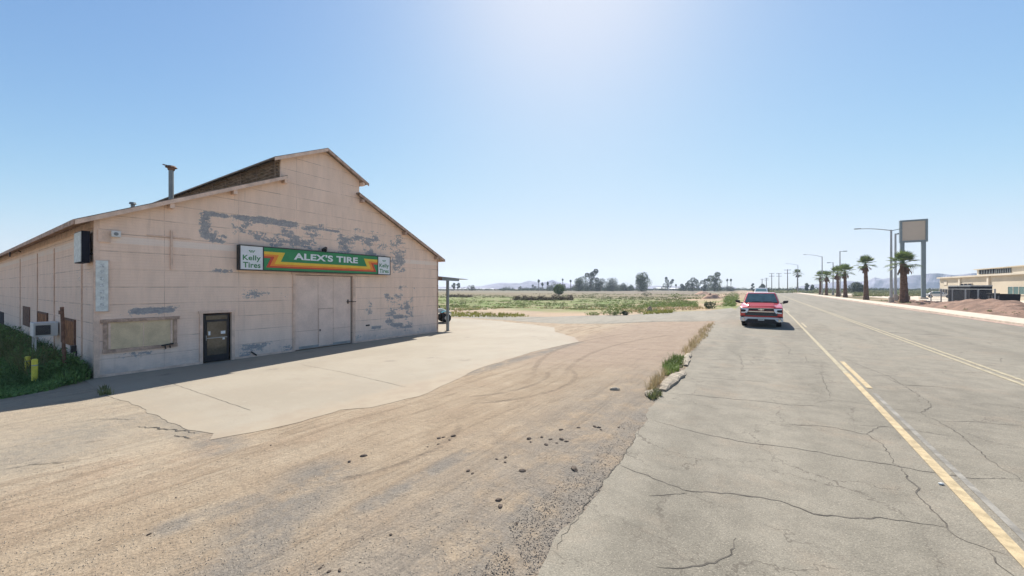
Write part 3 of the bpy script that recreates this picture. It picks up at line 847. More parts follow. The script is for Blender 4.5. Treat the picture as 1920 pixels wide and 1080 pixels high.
# glazed entrance door, set back in its opening
dy0, dy1, dz0, dz1 = 6.06, 7.05, -.7, 1.32
mb = MB(); mb.box(WX - .10, WX - .06, dy0 + .06, dy1 - .06, dz0 + .03, dz1 - .06)
door = mb.build('door', M['dark'], barn, label='dark glazed entrance door with notices on the glass')
mb = MB(); mb.box(WX - .058, WX - .05, dy0 + .16, dy1 - .16, dz0 + .30, dz1 - .36); mb.build('glass', M['glassdoor'], door)
mb = MB(); mb.box(WX - .058, WX - .052, dy0 + .13, dy1 - .13, dz1 - .27, dz1 - .10); mb.build('transom', M['glassdoor'], door)
for q in ((dy0 + .20, dy0 + .27, .42, .58), (dy1 - .36, dy1 - .20, .44, .56), (dy1 - .30, dy1 - .22, .20, .30)): mb = MB(); mb.box(WX - .049, WX - .045, *q); mb.build('notice', M['swhite'], door)
mb = MB(); mb.bar((WX - .03, dy0 + .14, .30), (WX - .03, dy1 - .14, .30), .03); mb.tube([(WX - .02, dy0 + .12, .22), (WX - .02, dy0 + .12, .42)], .014, 6); mb.build('handle', M['galv'], door)
mb = MB(); mb.box(WX + .002, WX + .045, dy0 - .11, dy0 - .003, dz0, dz1 + .003); mb.box(WX + .002, WX + .045, dy1 + .003, dy1 + .11, dz0, dz1 + .003); mb.box(WX + .002, WX + .055, dy0 - .15, dy1 + .15, dz1 + .005, dz1 + .11)
mb.build('frame', M['trim'], door)
# sliding freight door
sd = MB(); sd.box(WX - .10, WX - .05, 9.70, 12.70, -.66, 2.97)
slide = sd.build('sliding_door', simple('door_paint', (.76, .59, .485), .8, var=.09, nscale=1.2), barn, label='big pink freight door with a small wicket door in it')
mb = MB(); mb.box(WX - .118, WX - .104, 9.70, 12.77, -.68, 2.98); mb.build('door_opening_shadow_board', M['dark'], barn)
mb = MB()
for y in (10.86, 11.68): mb.box(WX - .048, WX - .046, y - .008, y + .008, -.64, 2.95)
mb.box(WX - .048, WX - .046, 9.72, 12.68, 0.22, .235); mb.build('panel_joint', M['trim_dark'], slide)
mb = MB(); mb.box(WX - .048, WX - .025, 10.89, 11.65, -.60, 1.27); wk = mb.build('wicket_door', M['trim'], slide); wk.data.materials[0] = slide.data.materials[0]
mb = MB(); mb.box(WX - .024, WX - .015, 10.92, 10.98, .15, .25); mb.build('handle', M['dark'], wk)
mb = MB(); mb.box(WX - .024, WX - .020, 10.87, 11.67, 1.272, 1.30); mb.build('head_strip', M['trim_dark'], wk)
mb = MB(); mb.box(WX + .002, WX + .05, 9.58, 9.68, -.68, 3.0); mb.box(WX + .002, WX + .05, 12.79, 12.93, -.68, 3.0); mb.box(WX + .002, WX + .05, 9.5, 13.0, 3.003, 3.08); mb.build('frame', M['trim'], slide)
mb = MB(); mb.bar((WX - .03, 12.45, 1.60), (WX + .06, 12.95, 1.60), .06, .04); mb.bar((WX - .02, 12.52, 1.5), (WX - .02, 12.52, 1.72), .05); mb.build('latch', M['dark'], slide)
mb = MB(); mb.box(WX - .046, WX - .035, 9.9, 12.66, -.64, -.52); mb.build('kick_board', M['galv'], slide)
mb = MB(); mb.box(WX + .001, WX + .03, 13.62, 13.86, .18, .26); mb.build('vent', M['dark'], barn)
# electrical fittings on the front wall
mb = MB(); mb.box(WX + .002, WX + .05, 3.16, 3.46, 3.92, 4.34); mb.build('hatch', M['trim'], barn)
# pipe and conduit on the front wall
a, b = PX(322, 432, WX + .04), PX(322, 505, WX + .04)
mb = MB(); mb.box(WX + .002, WX + .05, a[1] - .035, a[1] + .035, b[2], a[2]); mb.box(WX + .002, WX + .03, a[1] - .7, a[1] + .6, 4.27, 4.31); mb.build('conduit', M['trim'], barn)
mb = MB(); mb.bar((WX + .04, 8.0, -.64), (WX + .04, 7.78, -.45), .05); mb.build('loose_strip', M['dark'], barn)
# stove pipe and roof vent
y = 6.0; z0 = lerp_z(LE, LT, y); xx = -19.9
r_ = ray(321, 400); y = xx / r_[0] * r_[1]; z0 = lerp_z(LE, LT, y)
mb = MB(); mb.tube([(xx, y, z0 - .05), (xx, y, PX(321, 317, xx)[2])], .085, 10); sp_ = mb.build('stove_pipe', M['grey'], barn, smooth=False)
zt = PX(321, 317, xx)[2]
mb = MB(); mb.tube([(xx, y, zt - .05), (xx, y, zt + .04)], [.11, .13], 10); mb.tube([(xx, y, zt + .05), (xx, y, zt + .12)], [.20, .14], 10); mb.bar((xx - .05, y - .25, zt + .13), (xx, y + .1, zt + .09), .12, .02); mb.build('rain_cap', M['rustpipe'], sp_)
xx = -19.8; r_ = ray(249, 400); y = xx / r_[0] * r_[1]; z0 = lerp_z(LE, LT, y)
mb = MB(); mb.tube([(xx, y, z0 - .05), (xx, y, z0 + .16)], .06, 8); mb.tube([(xx, y, z0 + .17), (xx, y, z0 + .24)], [.11, .09], 8); mb.build('roof_vent', M['grey'], barn)

# side wall openings
for x0, x1, z0, z1, ml in ((-24.3, -21.85, .10, 1.06, 'rust'), (-30.6, -27.9, .25, 1.10, 'rust')):
    mb = MB(); mb.box(x0, x1, YL - .03, YL - .002, z0, z1); w = mb.build('window', M[ml], barn, label='side window closed with rust brown board')
    mb = MB(); mb.box(x0 - .1, x1 + .1, YL - .05, YL - .003, z1, z1 + .08); mb.box(x0 - .1, x0, YL - .05, YL - .003, z0, z1 - .002); mb.box(x1, x1 + .09, YL - .05, YL - .003, z0, z1 - .002); mb.build('frame', M['rustpipe'], w)
mb = MB(); mb.box(-36.2, -33.5, YL - .03, YL - .002, .2, 1.3); mb.build('window', M['rustpipe'], barn, label='dark side window opening shown as a flat brown panel')  # flat dark panel stands in for the shade inside the opening
mb = MB(); mb.box(-50, -46.5, YL - .03, YL - .002, -.6, .55); mb.build('doorway', M['navy'], barn)
for x in (-20.7, -26.2, -30.9, -37.5):
    mb = MB(); mb.box(x - .05, x + .05, YL - .035, YL - .002, -.65, 4.1); mb.build('wall_batten', M['trim'], barn)
a = PY(40, 474, YL - .1)
mb = MB(); mb.tube([(a[0] - 1.0, YL - .03, a[2] + .1), (a[0] - .4, YL - .3, a[2] + .25), (a[0], YL - .5, a[2]), (a[0], YL - .5, a[2] - .25)], .03, 6); mb.build('gooseneck_pipe', M['dark'], barn)

# ---- signs on the warehouse
def wall_text(parent, txt, yc, zc, width, height, x, mat, name='lettering', bold=.02):
    vs, fs = text_faces(txt, 1.0, bold)
    x0, x1 = min(v[0] for v in vs), max(v[0] for v in vs); y0, y1 = min(v[1] for v in vs), max(v[1] for v in vs)
    mb = MB(); mb.addv([(x, yc + (v[0] - (x0 + x1) / 2) / (x1 - x0) * width, zc + (v[1] - (y0 + y1) / 2) / (y1 - y0) * height) for v in vs], fs)
    return mb.build(name, mat, parent, fix=False)

SXF = WX + .30
sy0, sy1 = PX(449, 480, SXF)[1], PX(732, 500, SXF)[1]; sz0, sz1 = 3.12, 4.20
sy_a, sy_b = PX(494, 480, SXF)[1], PX(708.5, 500, SXF)[1]
sign = thing('shop_sign', (SXF, (sy0 + sy1) / 2, sz0), 'long green tyre shop sign with white lettering above the freight door', 'sign')
mb = MB(); mb.box(WX + .03, SXF - .02, sy0, sy1, sz0, sz1); mb.build('cabinet', M['sframe'], sign)
mb = MB(); e = .035; xf0, xf1 = SXF - .018, SXF + .012
mb.box(xf0, xf1, sy0, sy1, sz1 - e, sz1); mb.box(xf0, xf1, sy0, sy1, sz0, sz0 + e); mb.box(xf0, xf1, sy0, sy0 + e, sz0 + e + .001, sz1 - e - .001); mb.box(xf0, xf1, sy1 - e, sy1, sz0 + e + .001, sz1 - e - .001)
mb.box(xf0, xf1, sy_a - .02, sy_a + .02, sz0 + e + .001, sz1 - e - .001); mb.box(xf0, xf1, sy_b - .02, sy_b + .02, sz0 + e + .001, sz1 - e - .001)
mb.build('frame', M['sframe'], sign)
gy0, gy1 = sy_a + .021, sy_b - .021; gz0, gz1 = sz0 + e + .002, sz1 - e - .002
mb = MB(); mb.box(SXF - .018, SXF - .004, gy0, gy1, gz0, gz1); gp = mb.build('green_panel', M['sgreen'], sign)
def U(u, v, k=0): return (SXF - .002 + k * .0006, gy0 + u * (gy1 - gy0), gz0 + v * (gz1 - gz0))
def path(o):
    return [(0, .82 - o), (.150 - o * .36, .82 - o), (.118 - o * .36, .40 - o), (.882 + o * .36, .40 - o), (.850 + o * .36, .82 - o), (1, .82 - o)]
for i, (o0, o1, ml) in enumerate(((0, .125, 'syellow'), (.125, .215, 'sorange'), (.215, .285, 'sred'))):
    A, B = path(o0), path(o1); mb = MB()
    for j in range(5):
        mb.addv([U(*A[j]), U(*A[j + 1]), U(*B[j + 1]), U(*B[j])], [(0, 3, 2, 1)])
    mb.build('colour_stripe', M[ml], gp, fix=False)
ty0, ty1 = PX(551, 483, SXF)[1], PX(671, 489, SXF)[1]
wall_text(sign, "ALEX'S TIRE", (ty0 + ty1) / 2, gz0 + .70 * (gz1 - gz0), ty1 - ty0, .335, SXF + .002, M['swhite'], bold=.035)
for a, b in ((sy0 + e, sy_a - .021), (sy_b + .021, sy1 - e)):
    mb = MB(); mb.box(SXF - .018, SXF - .004, a + .001, b - .001, gz0, gz1); wp = mb.build('white_panel', M['swhite'], sign)
    w_ = b - a
    wall_text(wp, 'Kelly', (a + b) / 2, gz0 + .47 * (gz1 - gz0), w_ * .80, .29, SXF - .001, M['stext'], bold=.022)
    wall_text(wp, 'Tires', (a + b) / 2, gz0 + .19 * (gz1 - gz0), w_ * .78, .24, SXF - .001, M['stext'], bold=.022)
    mb = MB(); c = (a + b) / 2; zc = gz0 + .78 * (gz1 - gz0)
    for t_ in (-.5, 0, .5): mb.addv([(SXF - .001, c + t_ * .09 - .01, zc - .06), (SXF - .001, c + t_ * .09 + .01, zc - .06), (SXF - .001, c + t_ * .2 + .035, zc + .05), (SXF - .001, c + t_ * .2 - .03, zc + .04)], [(0, 1, 2, 3)])
    mb.build('emblem', M['stext'], wp, fix=False)
# lamp above the sign
p = PX(614, 469, WX + .25)
wl = thing('wall_lamp', (WX + .02, p[1], 4.2), 'small dark floodlight fixed just above the middle of the shop sign', 'lamp')
mb = MB(); mb.tube([(WX + .01, p[1], 4.36), (WX + .12, p[1], 4.42), (WX + .22, p[1] - .05, 4.34)], .02, 6); mb.build('arm', M['dark'], wl)
mb = MB(); mb.tube([(WX + .18, p[1] - .04, 4.40), (WX + .32, p[1] - .22, 4.25)], [.07, .13], 10); mb.build('lamp_shade', M['dark'], wl)
mb = MB(); mb.tube([(WX + .003, p[1], 4.36), (WX + .02, p[1], 4.36)], .07, 10); mb.build('mount', M['dark'], wl)
# speaker box high at left
a, b = PX(209, 432, WX + .14), PX(227, 445, WX + .14)
bx_ = thing('speaker_box', (WX + .02, a[1], b[2]), 'small white square loudspeaker box high on the front wall', 'speaker')
mb = MB(); mb.box(WX + .004, WX + .14, a[1], b[1], b[2], a[2]); mb.build('housing', M['white'], bx_, bevel=.01)
mb = MB(); c = ((a[1] + b[1]) / 2, (a[2] + b[2]) / 2); mb.tube([(WX + .141, *c), (WX + .15, *c)], [.06, .05], 12); mb.build('speaker_cone', M['grey'], bx_)
# faded upright sign near the corner
a, b = PX(179, 488, WX + .03), PX(203, 583, WX + .03)
fs_ = thing('faded_sign', (WX + .02, a[1], b[2]), 'tall narrow faded whitish sign board beside the warehouse corner', 'sign')
mb = MB(); mb.box(WX + .022, WX + .045, a[1], b[1], b[2], a[2]); mb.build('board', M['faded'], fs_)
wmk = simple('worn_mark_paint', (.56, .58, .56), .8, var=.3, nscale=20)
for i in range(7):
    mb = MB(); zc = a[2] - .17 - i * (a[2] - b[2] - .3) / 6.4
    mb.box(WX + .046, WX + .048, (a[1] + b[1]) / 2 - .05, (a[1] + b[1]) / 2 + .05, zc - .06, zc + .06); mb.build('worn_mark', wmk, fs_)
mb = MB()
mb.box(WX + .022, WX + .052, a[1] - .03, a[1] - .003, b[2] - .02, a[2] + .02); mb.box(WX + .022, WX + .052, b[1] + .003, b[1] + .03, b[2] - .02, a[2] + .02); mb.box(WX + .022, WX + .052, a[1] - .002, b[1] + .002, b[2] - .03, b[2] - .003); mb.build('frame', M['trim'], fs_)
# projecting light-box sign on the side wall
ps = thing('light_box_sign', (-19.3, 2.85, 3.2), 'upright pale light box sign on the side wall under the eave', 'sign')
mb = MB(); mb.box(-19.95, -18.86, 2.80, 2.99, 3.20, 4.26); mb.build('cabinet', M['navy'], ps)
mb = MB(); mb.box(-19.92, -18.89, 2.782, 2.798, 3.23, 4.23); mb.build('face', M['faded'], ps)
for x in (-19.7, -19.2): mb = MB(); mb.box(x, x + .1, 2.992, 3.085, 3.5, 3.56); mb.build('bracket', M['dark'], ps)
# evaporative cooler on the side wall
ac = thing('air_conditioner', (-25.3, 2.7, .3), 'pale boxy window air cooler with dark grille on the side wall', 'air conditioner')
mb = MB(); mb.box(-25.9, -25.0, 2.38, 3.05, .33, .90); mb.build('housing', M['white'], ac, bevel=.02)
mb = MB(); mb.box(-24.998, -24.99, 2.44, 2.84, .40, .80); gr = mb.build('grille', M['dark'], ac)
mb = MB()
for i in range(8): mb.box(-24.989, -24.975, 2.44, 2.84, .43 + i * .048, .44 + i * .048)
mb.build('grille_bars', M['galv'], gr)
for x in (-25.1, -25.8): mb = MB(); mb.bar((x, 2.45, .33), (x, 2.45, -.7), .05); mb.build('leg', M['white'], ac)
# rusty post, meter post
p = G(122, 712)
rp = thing('rusty_post', p, 'thin rusty steel post standing in the weeds beside the side wall', 'post')
mb = MB(); mb.tube([p, (p[0] - .02, p[1] - .03, p[2] + 1.2), (p[0] - .06, p[1] - .06, p[2] + 2.42)], .045, 8); mb.build('pipe', M['rustpipe'], rp)
mb = MB(); mb.box(p[0] - .2, p[0] - .02, p[1] - .12, p[1] - .05, p[2] + 2.18, p[2] + 2.30); mb.build('bracket', M['rustpipe'], rp)
p = G(143, 706)
mp = thing('meter_post', p, 'thin post with small dark meter box by the warehouse corner', 'meter')
mb = MB(); mb.tube([p, (p[0], p[1], p[2] + .88)], .022, 8); mb.build('post', M['dark'], mp)
mb = MB(); mb.box(p[0] - .09, p[0] + .09, p[1] - .13, p[1] + .0, p[2] + .84, p[2] + 1.08); bb = mb.build('meter_box', M['dark'], mp, bevel=.01)
mb = MB(); mb.tube([(p[0] + .03, p[1] - .131, p[2] + .97), (p[0] + .03, p[1] - .15, p[2] + .97)], .05, 10); mb.build('dial', M['galv'], bb)
# bollards
for (px, py, top, lab) in ((65, 722, 673, 'yellow steel bollard in the weeds, the nearer and fully visible one of the pair'), (52, 704, 668, 'yellow steel bollard in the weeds, half hidden behind the other one')):
    p = G(px, py); t = -p[0] / 1; H = (CAMH + (540 - top) / FP * depth(p[0], p[1])) - p[2]
    bo = thing('bollard', p, lab, 'bollard', 'yellow bollards beside the warehouse')
    mb = MB(); mb.tube([p, (p[0], p[1], p[2] + H - .03), (p[0], p[1], p[2] + H)], [.068, .068, .05], 14); mb.build('post', M['bollard'], bo, smooth=False)
    mb = MB(); mb.tube([(p[0], p[1], p[2] + H * .74), (p[0], p[1], p[2] + H * .78)], .0695, 14); mb.build('band', M['galv'], bo)

# ------------------------------------------------------------------ canopy
can = thing('canopy', (-22, 20.4, -.7), 'grey flat metal canopy on a steel post beside the warehouse', 'canopy')
mb = MB(); mb.extr([(WX - .05, YR + .05, 3.18), (WX - .05, 22.7, 3.02), (WX - .05, 22.7, 2.99), (WX - .05, YR + .05, 3.14)], (-14, 0, 0)); mb.build('roof_sheet', M['galv'], can)
mb = MB(); mb.extr([(WX - .10, 19.95, 3.13), (WX - .10, 21.75, 3.03), (WX - .10, 21.75, 2.86), (WX - .10, 19.95, 2.88)], (-.08, 0, 0)); mb.build('beam', M['grey'], can)
mb = MB(); mb.extr([(WX - .10, YR + .04, 3.135), (WX - .10, 19.94, 3.125), (WX - .10, 19.94, 2.88), (WX - .10, YR + .04, 2.88)], (-.08, 0, 0)); mb.build('beam', M['rustpipe'], can)
p = G(840, 621)
for i, x in enumerate((p[0], p[0] - 6, p[0] - 12)):
    mb = MB(); mb.box(x - .16, x - .01, p[1] - .02, p[1] + .13, -.66, 2.87); po = mb.build('post', M['grey'], can)
    mb = MB(); mb.box(x - .22, x + .05, p[1] - .08, p[1] + .19, -.669, -.655); mb.build('base_plate', M['dark'], po)

# ------------------------------------------------------------------ quad bike under the canopy
def quad_bike(loc, rz):
    q = thing('quad_bike', loc, 'teal and white quad bike parked behind the warehouse corner under the canopy', 'quad bike', rz=rz)
    def P(name, mb, m, par=q, **kw): return mb.build(name, m, par, local=True, **kw)
    for sx in (-.42, .42):
        for sy in (-.62, .62):
            mb = MB(); n = 20; mb.tube([(sx - .12, sy, .30), (sx - .10, sy, .30), (sx + .10, sy, .30), (sx + .12, sy, .30)], [.24, .30, .30, .24], n); w = P('wheel', mb, M['black'])
            mb = MB(); s = 1 if sx > 0 else -1; mb.tube([(sx + s * .121, sy, .30), (sx + s * .13, sy, .30)], [.14, .11], 14); P('rim', mb, M['rim'], w)
            mb = MB(); mb.tube([(sx * .55, sy * .8, .62), (sx * .85, sy, .34)], .035, 8); P('shock_absorber', mb, M['redmetal'])
    mb = MB(); mb.box(-.16, .16, -.75, .75, .28, .52); P('chassis', mb, M['dark'], bevel=.03)
    for s in (-1, 1):
        mb = MB(); mb.extr([(-.52, s * .30, .66), (-.52, s * .45, .74), (-.52, s * .75, .74), (-.52, s * .95, .62), (-.52, s * .97, .58), (-.52, s * .75, .69), (-.52, s * .45, .69), (-.52, s * .32, .62)], (1.04, 0, 0)); P('fender', mb, M['tealplastic'])
    mb = MB(); mb.extr([(-.14, -.95, .70), (-.14, -.40, .92), (-.14, -.1, .86), (-.14, .0, .66), (-.14, -.9, .60)], (.28, 0, 0)); P('fairing', mb, M['white'], bevel=.03)
    mb = MB(); mb.extr([(-.15, -.08, .80), (-.15, .70, .82), (-.15, .72, .74), (-.15, -.08, .68)], (.30, 0, 0)); P('seat', mb, M['black'], bevel=.03)
    mb = MB(); mb.tube([(0, -.35, .88), (0, -.28, 1.06)], .03, 8); mb.tube([(-.38, -.16, 1.08), (-.12, -.28, 1.06), (.12, -.28, 1.06), (.38, -.16, 1.08)], .016, 8); P('handlebar', mb, M['dark'])
    mb = MB(); mb.box(-.12, .12, -.97, -.92, .62, .70); P('headlight', mb, M['lampw'])
    return q
p = G(829, 606)
Q = quad_bike((p[0] - .75, p[1] - .1, -.668), R(150)); Q.scale = (1.35, 1.35, 1.35)

# ------------------------------------------------------------------ vegetation helpers
def veg(name, pts, mat, hmin, hmax, nb=6, w=.015, spread=.7, kind='stuff', bend=.3):
    mb = MB()
    for p in pts: tuft(mb, p, random.uniform(hmin, hmax), nb, w, spread, bend)
    return mb.build(name, mat, kind=kind, fix=False)

def clump_field(name, pts, mat, rad, h, leaf, n):
    """low leafy clumps (seen far off): little leaf clouds"""
    mb = MB(); cs = []
    for p in pts:
        rr = rad * random.uniform(.6, 1.5); hh = h * random.uniform(.5, 1.3)
        u = rng.normal(size=(n, 3)); u /= np.linalg.norm(u, axis=1)[:, None]; u *= rng.uniform(.5, 1, (n, 1))
        u[:, 2] = np.abs(u[:, 2]); cs.append(u * np.array([rr, rr, hh]) + np.array(p))
    leaves(mb, np.concatenate(cs), leaf, .2); return mb.build(name, mat, kind='stuff', fix=False)

# weeds in the warehouse's shade
wt = MB()
for i in range(420):
    x_ = -20.5 - 24 * random.random() ** 1.6
    tuft(wt, (x_, random.uniform(1.9, 2.95), -.7), random.uniform(.35, .95), 6, .012, .8, .5)
wt.build('tall_shade_grass', M['olive'], kind='stuff', fix=False)
poly_w = [(0, 648), (60, 655), (110, 672), (150, 688), (172, 706), (160, 716), (110, 728), (60, 738), (0, 748)]
pts = scatter_px(poly_w, 1500)
pts = [p for p in pts if p[1] < 2.98]
mb = MB()
for p in pts:
    near_wall = max(0, min(1, (p[1] - 1.7) / .8)); h = .10 + .32 * near_wall + .14 * mnoise.noise(Vector((p[0] * .6, p[1] * .6, 0)))
    h = max(.06, h)
    n = 14; u = rng.normal(size=(n, 3)); u /= np.linalg.norm(u, axis=1)[:, None]; u[:, 2] = np.abs(u[:, 2])
    leaves(mb, u * np.array([.17, .17, h]) * rng.uniform(.4, 1, (n, 1)) + np.array(p), .085, .1)
    if random.random() < .6: tuft(mb, p, h * 1.3, 5, .012, .8)
for i in range(520):     # thick mat against the wall further along
    x = random.uniform(-46, -19.2); p = (x, random.uniform(2.1, 2.95), -.7); n = 30
    u = rng.normal(size=(n, 3)); u /= np.linalg.norm(u, axis=1)[:, None]; u[:, 2] = np.abs(u[:, 2])
    leaves(mb, u * np.array([.38, .3, .62 + .35 * mnoise.noise(Vector((x * .5, 0, 0)))]) * rng.uniform(.4, 1, (n, 1)) + np.array(p), .12, .1)
mb.build('weeds_in_shade', M['weed_dark'], kind='stuff', fix=False)
def bush(name, p, rad, h, mat, n, leaf, label, cat='bush', group=None):
    mb = MB(); u = rng.normal(size=(n, 3)); u /= np.linalg.norm(u, axis=1)[:, None]
    u *= rng.uniform(.45, 1, (n, 1)) ** .6; ang = np.arctan2(u[:, 1], u[:, 0])
    lump = 1 + .18 * np.sin(ang * 3 + p[0]) + .12 * np.sin(ang * 7 + u[:, 2] * 5)
    c = np.stack([u[:, 0] * rad * lump, u[:, 1] * rad * lump, (u[:, 2] * .5 + .5) * h * (1 + .1 * np.sin(ang * 5))], 1) + np.array(p)
    leaves(mb, c, leaf, .1); b = thing(name, p, label, cat, group)
    mb.build('foliage', mat, b, fix=False)
    st = MB()
    for i in range(5):
        a = i * 1.26; st.tube([(p[0], p[1], p[2] - .02), (p[0] + math.cos(a) * rad * .3, p[1] + math.sin(a) * rad * .3, p[2] + h * .5)], [rad * .04, rad * .015], 5)
    st.build('stem', M['bark'], b); return b
bush('bush', (-19.35, 2.55, -.7), .42, .85, M['weed_dark'], 700, .085, 'dark leafy bush in the shade against the warehouse corner')
veg('weed_tuft', [G(195 + random.uniform(-10, 12), 733 + random.uniform(-6, 9)) for _ in range(14)], M['olive'], .08, .2, 8, .01)
for o in [COL.objects['weed_tuft']]: tag(o, kind='stuff')

# roadside weeds by the broken kerb
pts = scatter_px([(1238, 705), (1245, 685), (1262, 672), (1282, 668), (1284, 686), (1262, 703)], 85)
mb = MB()
for p in pts:
    tuft(mb, p, random.uniform(.08, .26), 9, .007, .9, .6)
    n = 12; u = hemi(n); leaves(mb, u * np.array([.07, .07, .12]) + np.array(p), .045, .1)
mb.build('roadside_weeds', M['weed'], kind='stuff', fix=False)
pts = scatter_px([(1300, 655), (1288, 668), (1297, 640), (1312, 620), (1332, 606), (1343, 606), (1325, 632)], 150) + scatter_px([(1216, 742), (1236, 722), (1252, 700), (1240, 700), (1222, 722), (1210, 738)], 60) + scatter_px([(1285, 668), (1300, 650), (1296, 645), (1275, 662)], 25)
veg('dry_roadside_grass', pts, M['dry'], .06, .30, 10, .0045, .9, bend=.5)
pts = scatter_px([(1214, 748), (1232, 752), (1240, 742), (1225, 735)], 20)
veg('olive_roadside_grass', pts, M['olive'], .08, .2, 9, .008, .9)

# broken kerb pieces
def rock(p, sx, sy, sz, rz, mat, n=2, name='stone', **kw):
    bm = bmesh.new(); bmesh.ops.create_icosphere(bm, subdivisions=n, radius=1)
    sd = random.uniform(0, 99)
    for v in bm.verts:
        k_ = 1 + .38 * mnoise.noise(v.co * 1.3 + Vector((sd, 0, 0))) + .16 * mnoise.noise(v.co * 3.7 + Vector((0, sd, 0))); v.co *= k_
        v.co = Vector((math.copysign(abs(v.co.x) ** .8, v.co.x) * sx, math.copysign(abs(v.co.y) ** .8, v.co.y) * sy, v.co.z * sz))
    me = bpy.data.meshes.new(name); bm.to_mesh(me); bm.free(); me.materials.append(mat)
    o = bpy.data.objects.new(name, me); COL.objects.link(o); o.location = p; o.rotation_euler = (0, 0, rz); tag(o, **kw); return o
def kerb_piece(pa, pb, w, h, label):
    a, b = Vector(G(*pa)), Vector(G(*pb)); n = 12; d = (b - a).normalized(); r = Vector((-d.y, d.x, 0)); mb = MB(); vs = []
    prof = [(-.5, -.05), (-.5, .55), (-.34, .9), (-.05, 1.0), (.28, .95), (.46, .6), (.5, -.05)]
    for i in range(n + 1):
        c = a.lerp(b, i / n); e = min(1, .55 + 2.2 * min(i, n - i) / n); bow = math.sin(math.pi * i / n) * .06
        for q, z in prof:
            j = mnoise.noise(Vector((c.x * 4, c.y * 4, q * 3))) * .05
            vs.append(c + r * (q * w * e + bow + j) + Vector((0, 0, z * h * e + mnoise.noise(Vector((c.x * 6, c.y * 6, z))) * .04)))
    m = len(prof)
    fs = [(i * m + j, i * m + j + 1, (i + 1) * m + j + 1, (i + 1) * m + j) for i in range(n) for j in range(m - 1)] + [tuple(range(m)), tuple(reversed(range(n * m, n * m + m)))]
    mb.addv(vs, fs); return mb.build('kerb_fragment', M['rock'], label=label, cat='kerb', group='broken kerb pieces by the road edge')
kerb_piece((1243, 734), (1282, 700), .30, .11, 'longest broken piece of pale concrete kerb at the road edge')
kerb_piece((1286, 687), (1294, 664), .20, .09, 'slim broken kerb piece behind the green weeds')
kerb_piece((1216, 745), (1236, 735), .20, .08, 'short broken kerb lump nearest the camera in the dry grass')

# dark clods lying on the sand
cl = [(823, 822, .05), (832, 820, .035), (850, 818, .06), (843, 825, .03), (822, 833, .03), (802, 838, .025), (992, 823, .06), (995, 829, .035), (1016, 820, .045), (1032, 824, .04), (1053, 824, .06), (1062, 828, .04), (1024, 834, .045), (1044, 831, .03),
      (1052, 806, .05), (1085, 802, .035), (1115, 800, .05), (1123, 802, .045), (1127, 806, .035), (948, 858, .045), (931, 861, .03), (947, 867, .03), (878, 883, .045), (886, 888, .03), (980, 883, .06), (1077, 880, .07), (935, 938, .05), (938, 950, .05),
      (600, 1066, .02), (617, 1072, .024), (637, 1070, .028), (655, 866, .05), (682, 855, .055), (606, 1060, .014), (675, 1055, .012), (969, 982, .03), (733, 1003, .025), (1160, 802, .03), (1170, 804, .025), (508, 835, .03), (330, 933, .02), (280, 1002, .03), (188, 1012, .02)]
for x, y, s in cl:
    s *= .68
    p = G(x, y); rock((p[0], p[1], p[2] + s * .12), s * random.uniform(.9, 1.4), s * random.uniform(.6, .9), s * .5, random.uniform(0, 3), M['stone'], 2, 'clod',
                      label='small dark clod of asphalt or earth lying on the sandy ground', cat='clod', group='dark clods scattered on the sandy ground')
p = G(1153, 731); rock((p[0], p[1], p[2] + .02), .13, .06, .04, .3, M['rock'], 2, 'stone', label='flat grey stone lying alone on the sand left of the broken kerb', cat='stone')
p = G(1765, 910); rock((p[0], p[1], .02), .028, .016, .012, .3, M['white'], 2, 'litter', label='tiny crumpled white scrap of litter by the yellow line', cat='litter')

# loose gravel
def gravel(name, n, region, mat, s0, s1):
    mb = MB(); t = (1 + 5 ** .5) / 2
    V = np.array([(0, 0, 1.), (.9, 0, .2), (-.3, .8, .1), (-.6, -.7, .15), (.1, .1, -.6)]); Fc = [(0, 1, 2), (0, 2, 3), (0, 3, 1), (4, 2, 1), (4, 3, 2), (4, 1, 3)]
    for p in scatter_px(region, n):
        s = random.uniform(s0, s1); a = random.uniform(0, 6.28); c_, q = math.cos(a) * s, math.sin(a) * s
        if abs(mnoise.noise(Vector((p[0] * .9, p[1] * .9, 2)))) < .05: continue
        j = rng.uniform(.6, 1.3, 5)
        mb.addv([(p[0] + (v[0] * c_ - v[1] * q) * k_, p[1] + (v[0] * q + v[1] * c_) * k_, p[2] + (v[2] * .55 * s + s * .15) * k_) for v, k_ in zip(V, j)], Fc)
    mb.build(name, mat, kind='stuff', fix=False)
near_poly = [(0, 1079), (0, 860), (400, 835), (700, 775), (900, 705), (1085, 650), (1300, 610), (1285, 665), (1215, 770), (1160, 865), (1060, 990), (1000, 1079)]
gravel('dark_gravel', 3800, near_poly, M['gravel'], .003, .009)
gravel('pale_gravel', 4500, near_poly, M['lightdirt'], .003, .011)
gravel('edge_gravel', 2600, [(1215, 770), (1225, 760), (1170, 865), (1060, 1000), (1010, 1079), (900, 1079), (960, 980), (1090, 870), (1180, 780)], M['gravel'], .004, .011)
gravel('road_grit', 500, [(1230, 770), (1300, 700), (1360, 640), (1330, 700), (1200, 900), (1080, 1079), (1020, 1079)], M['lightdirt'], .003, .008)

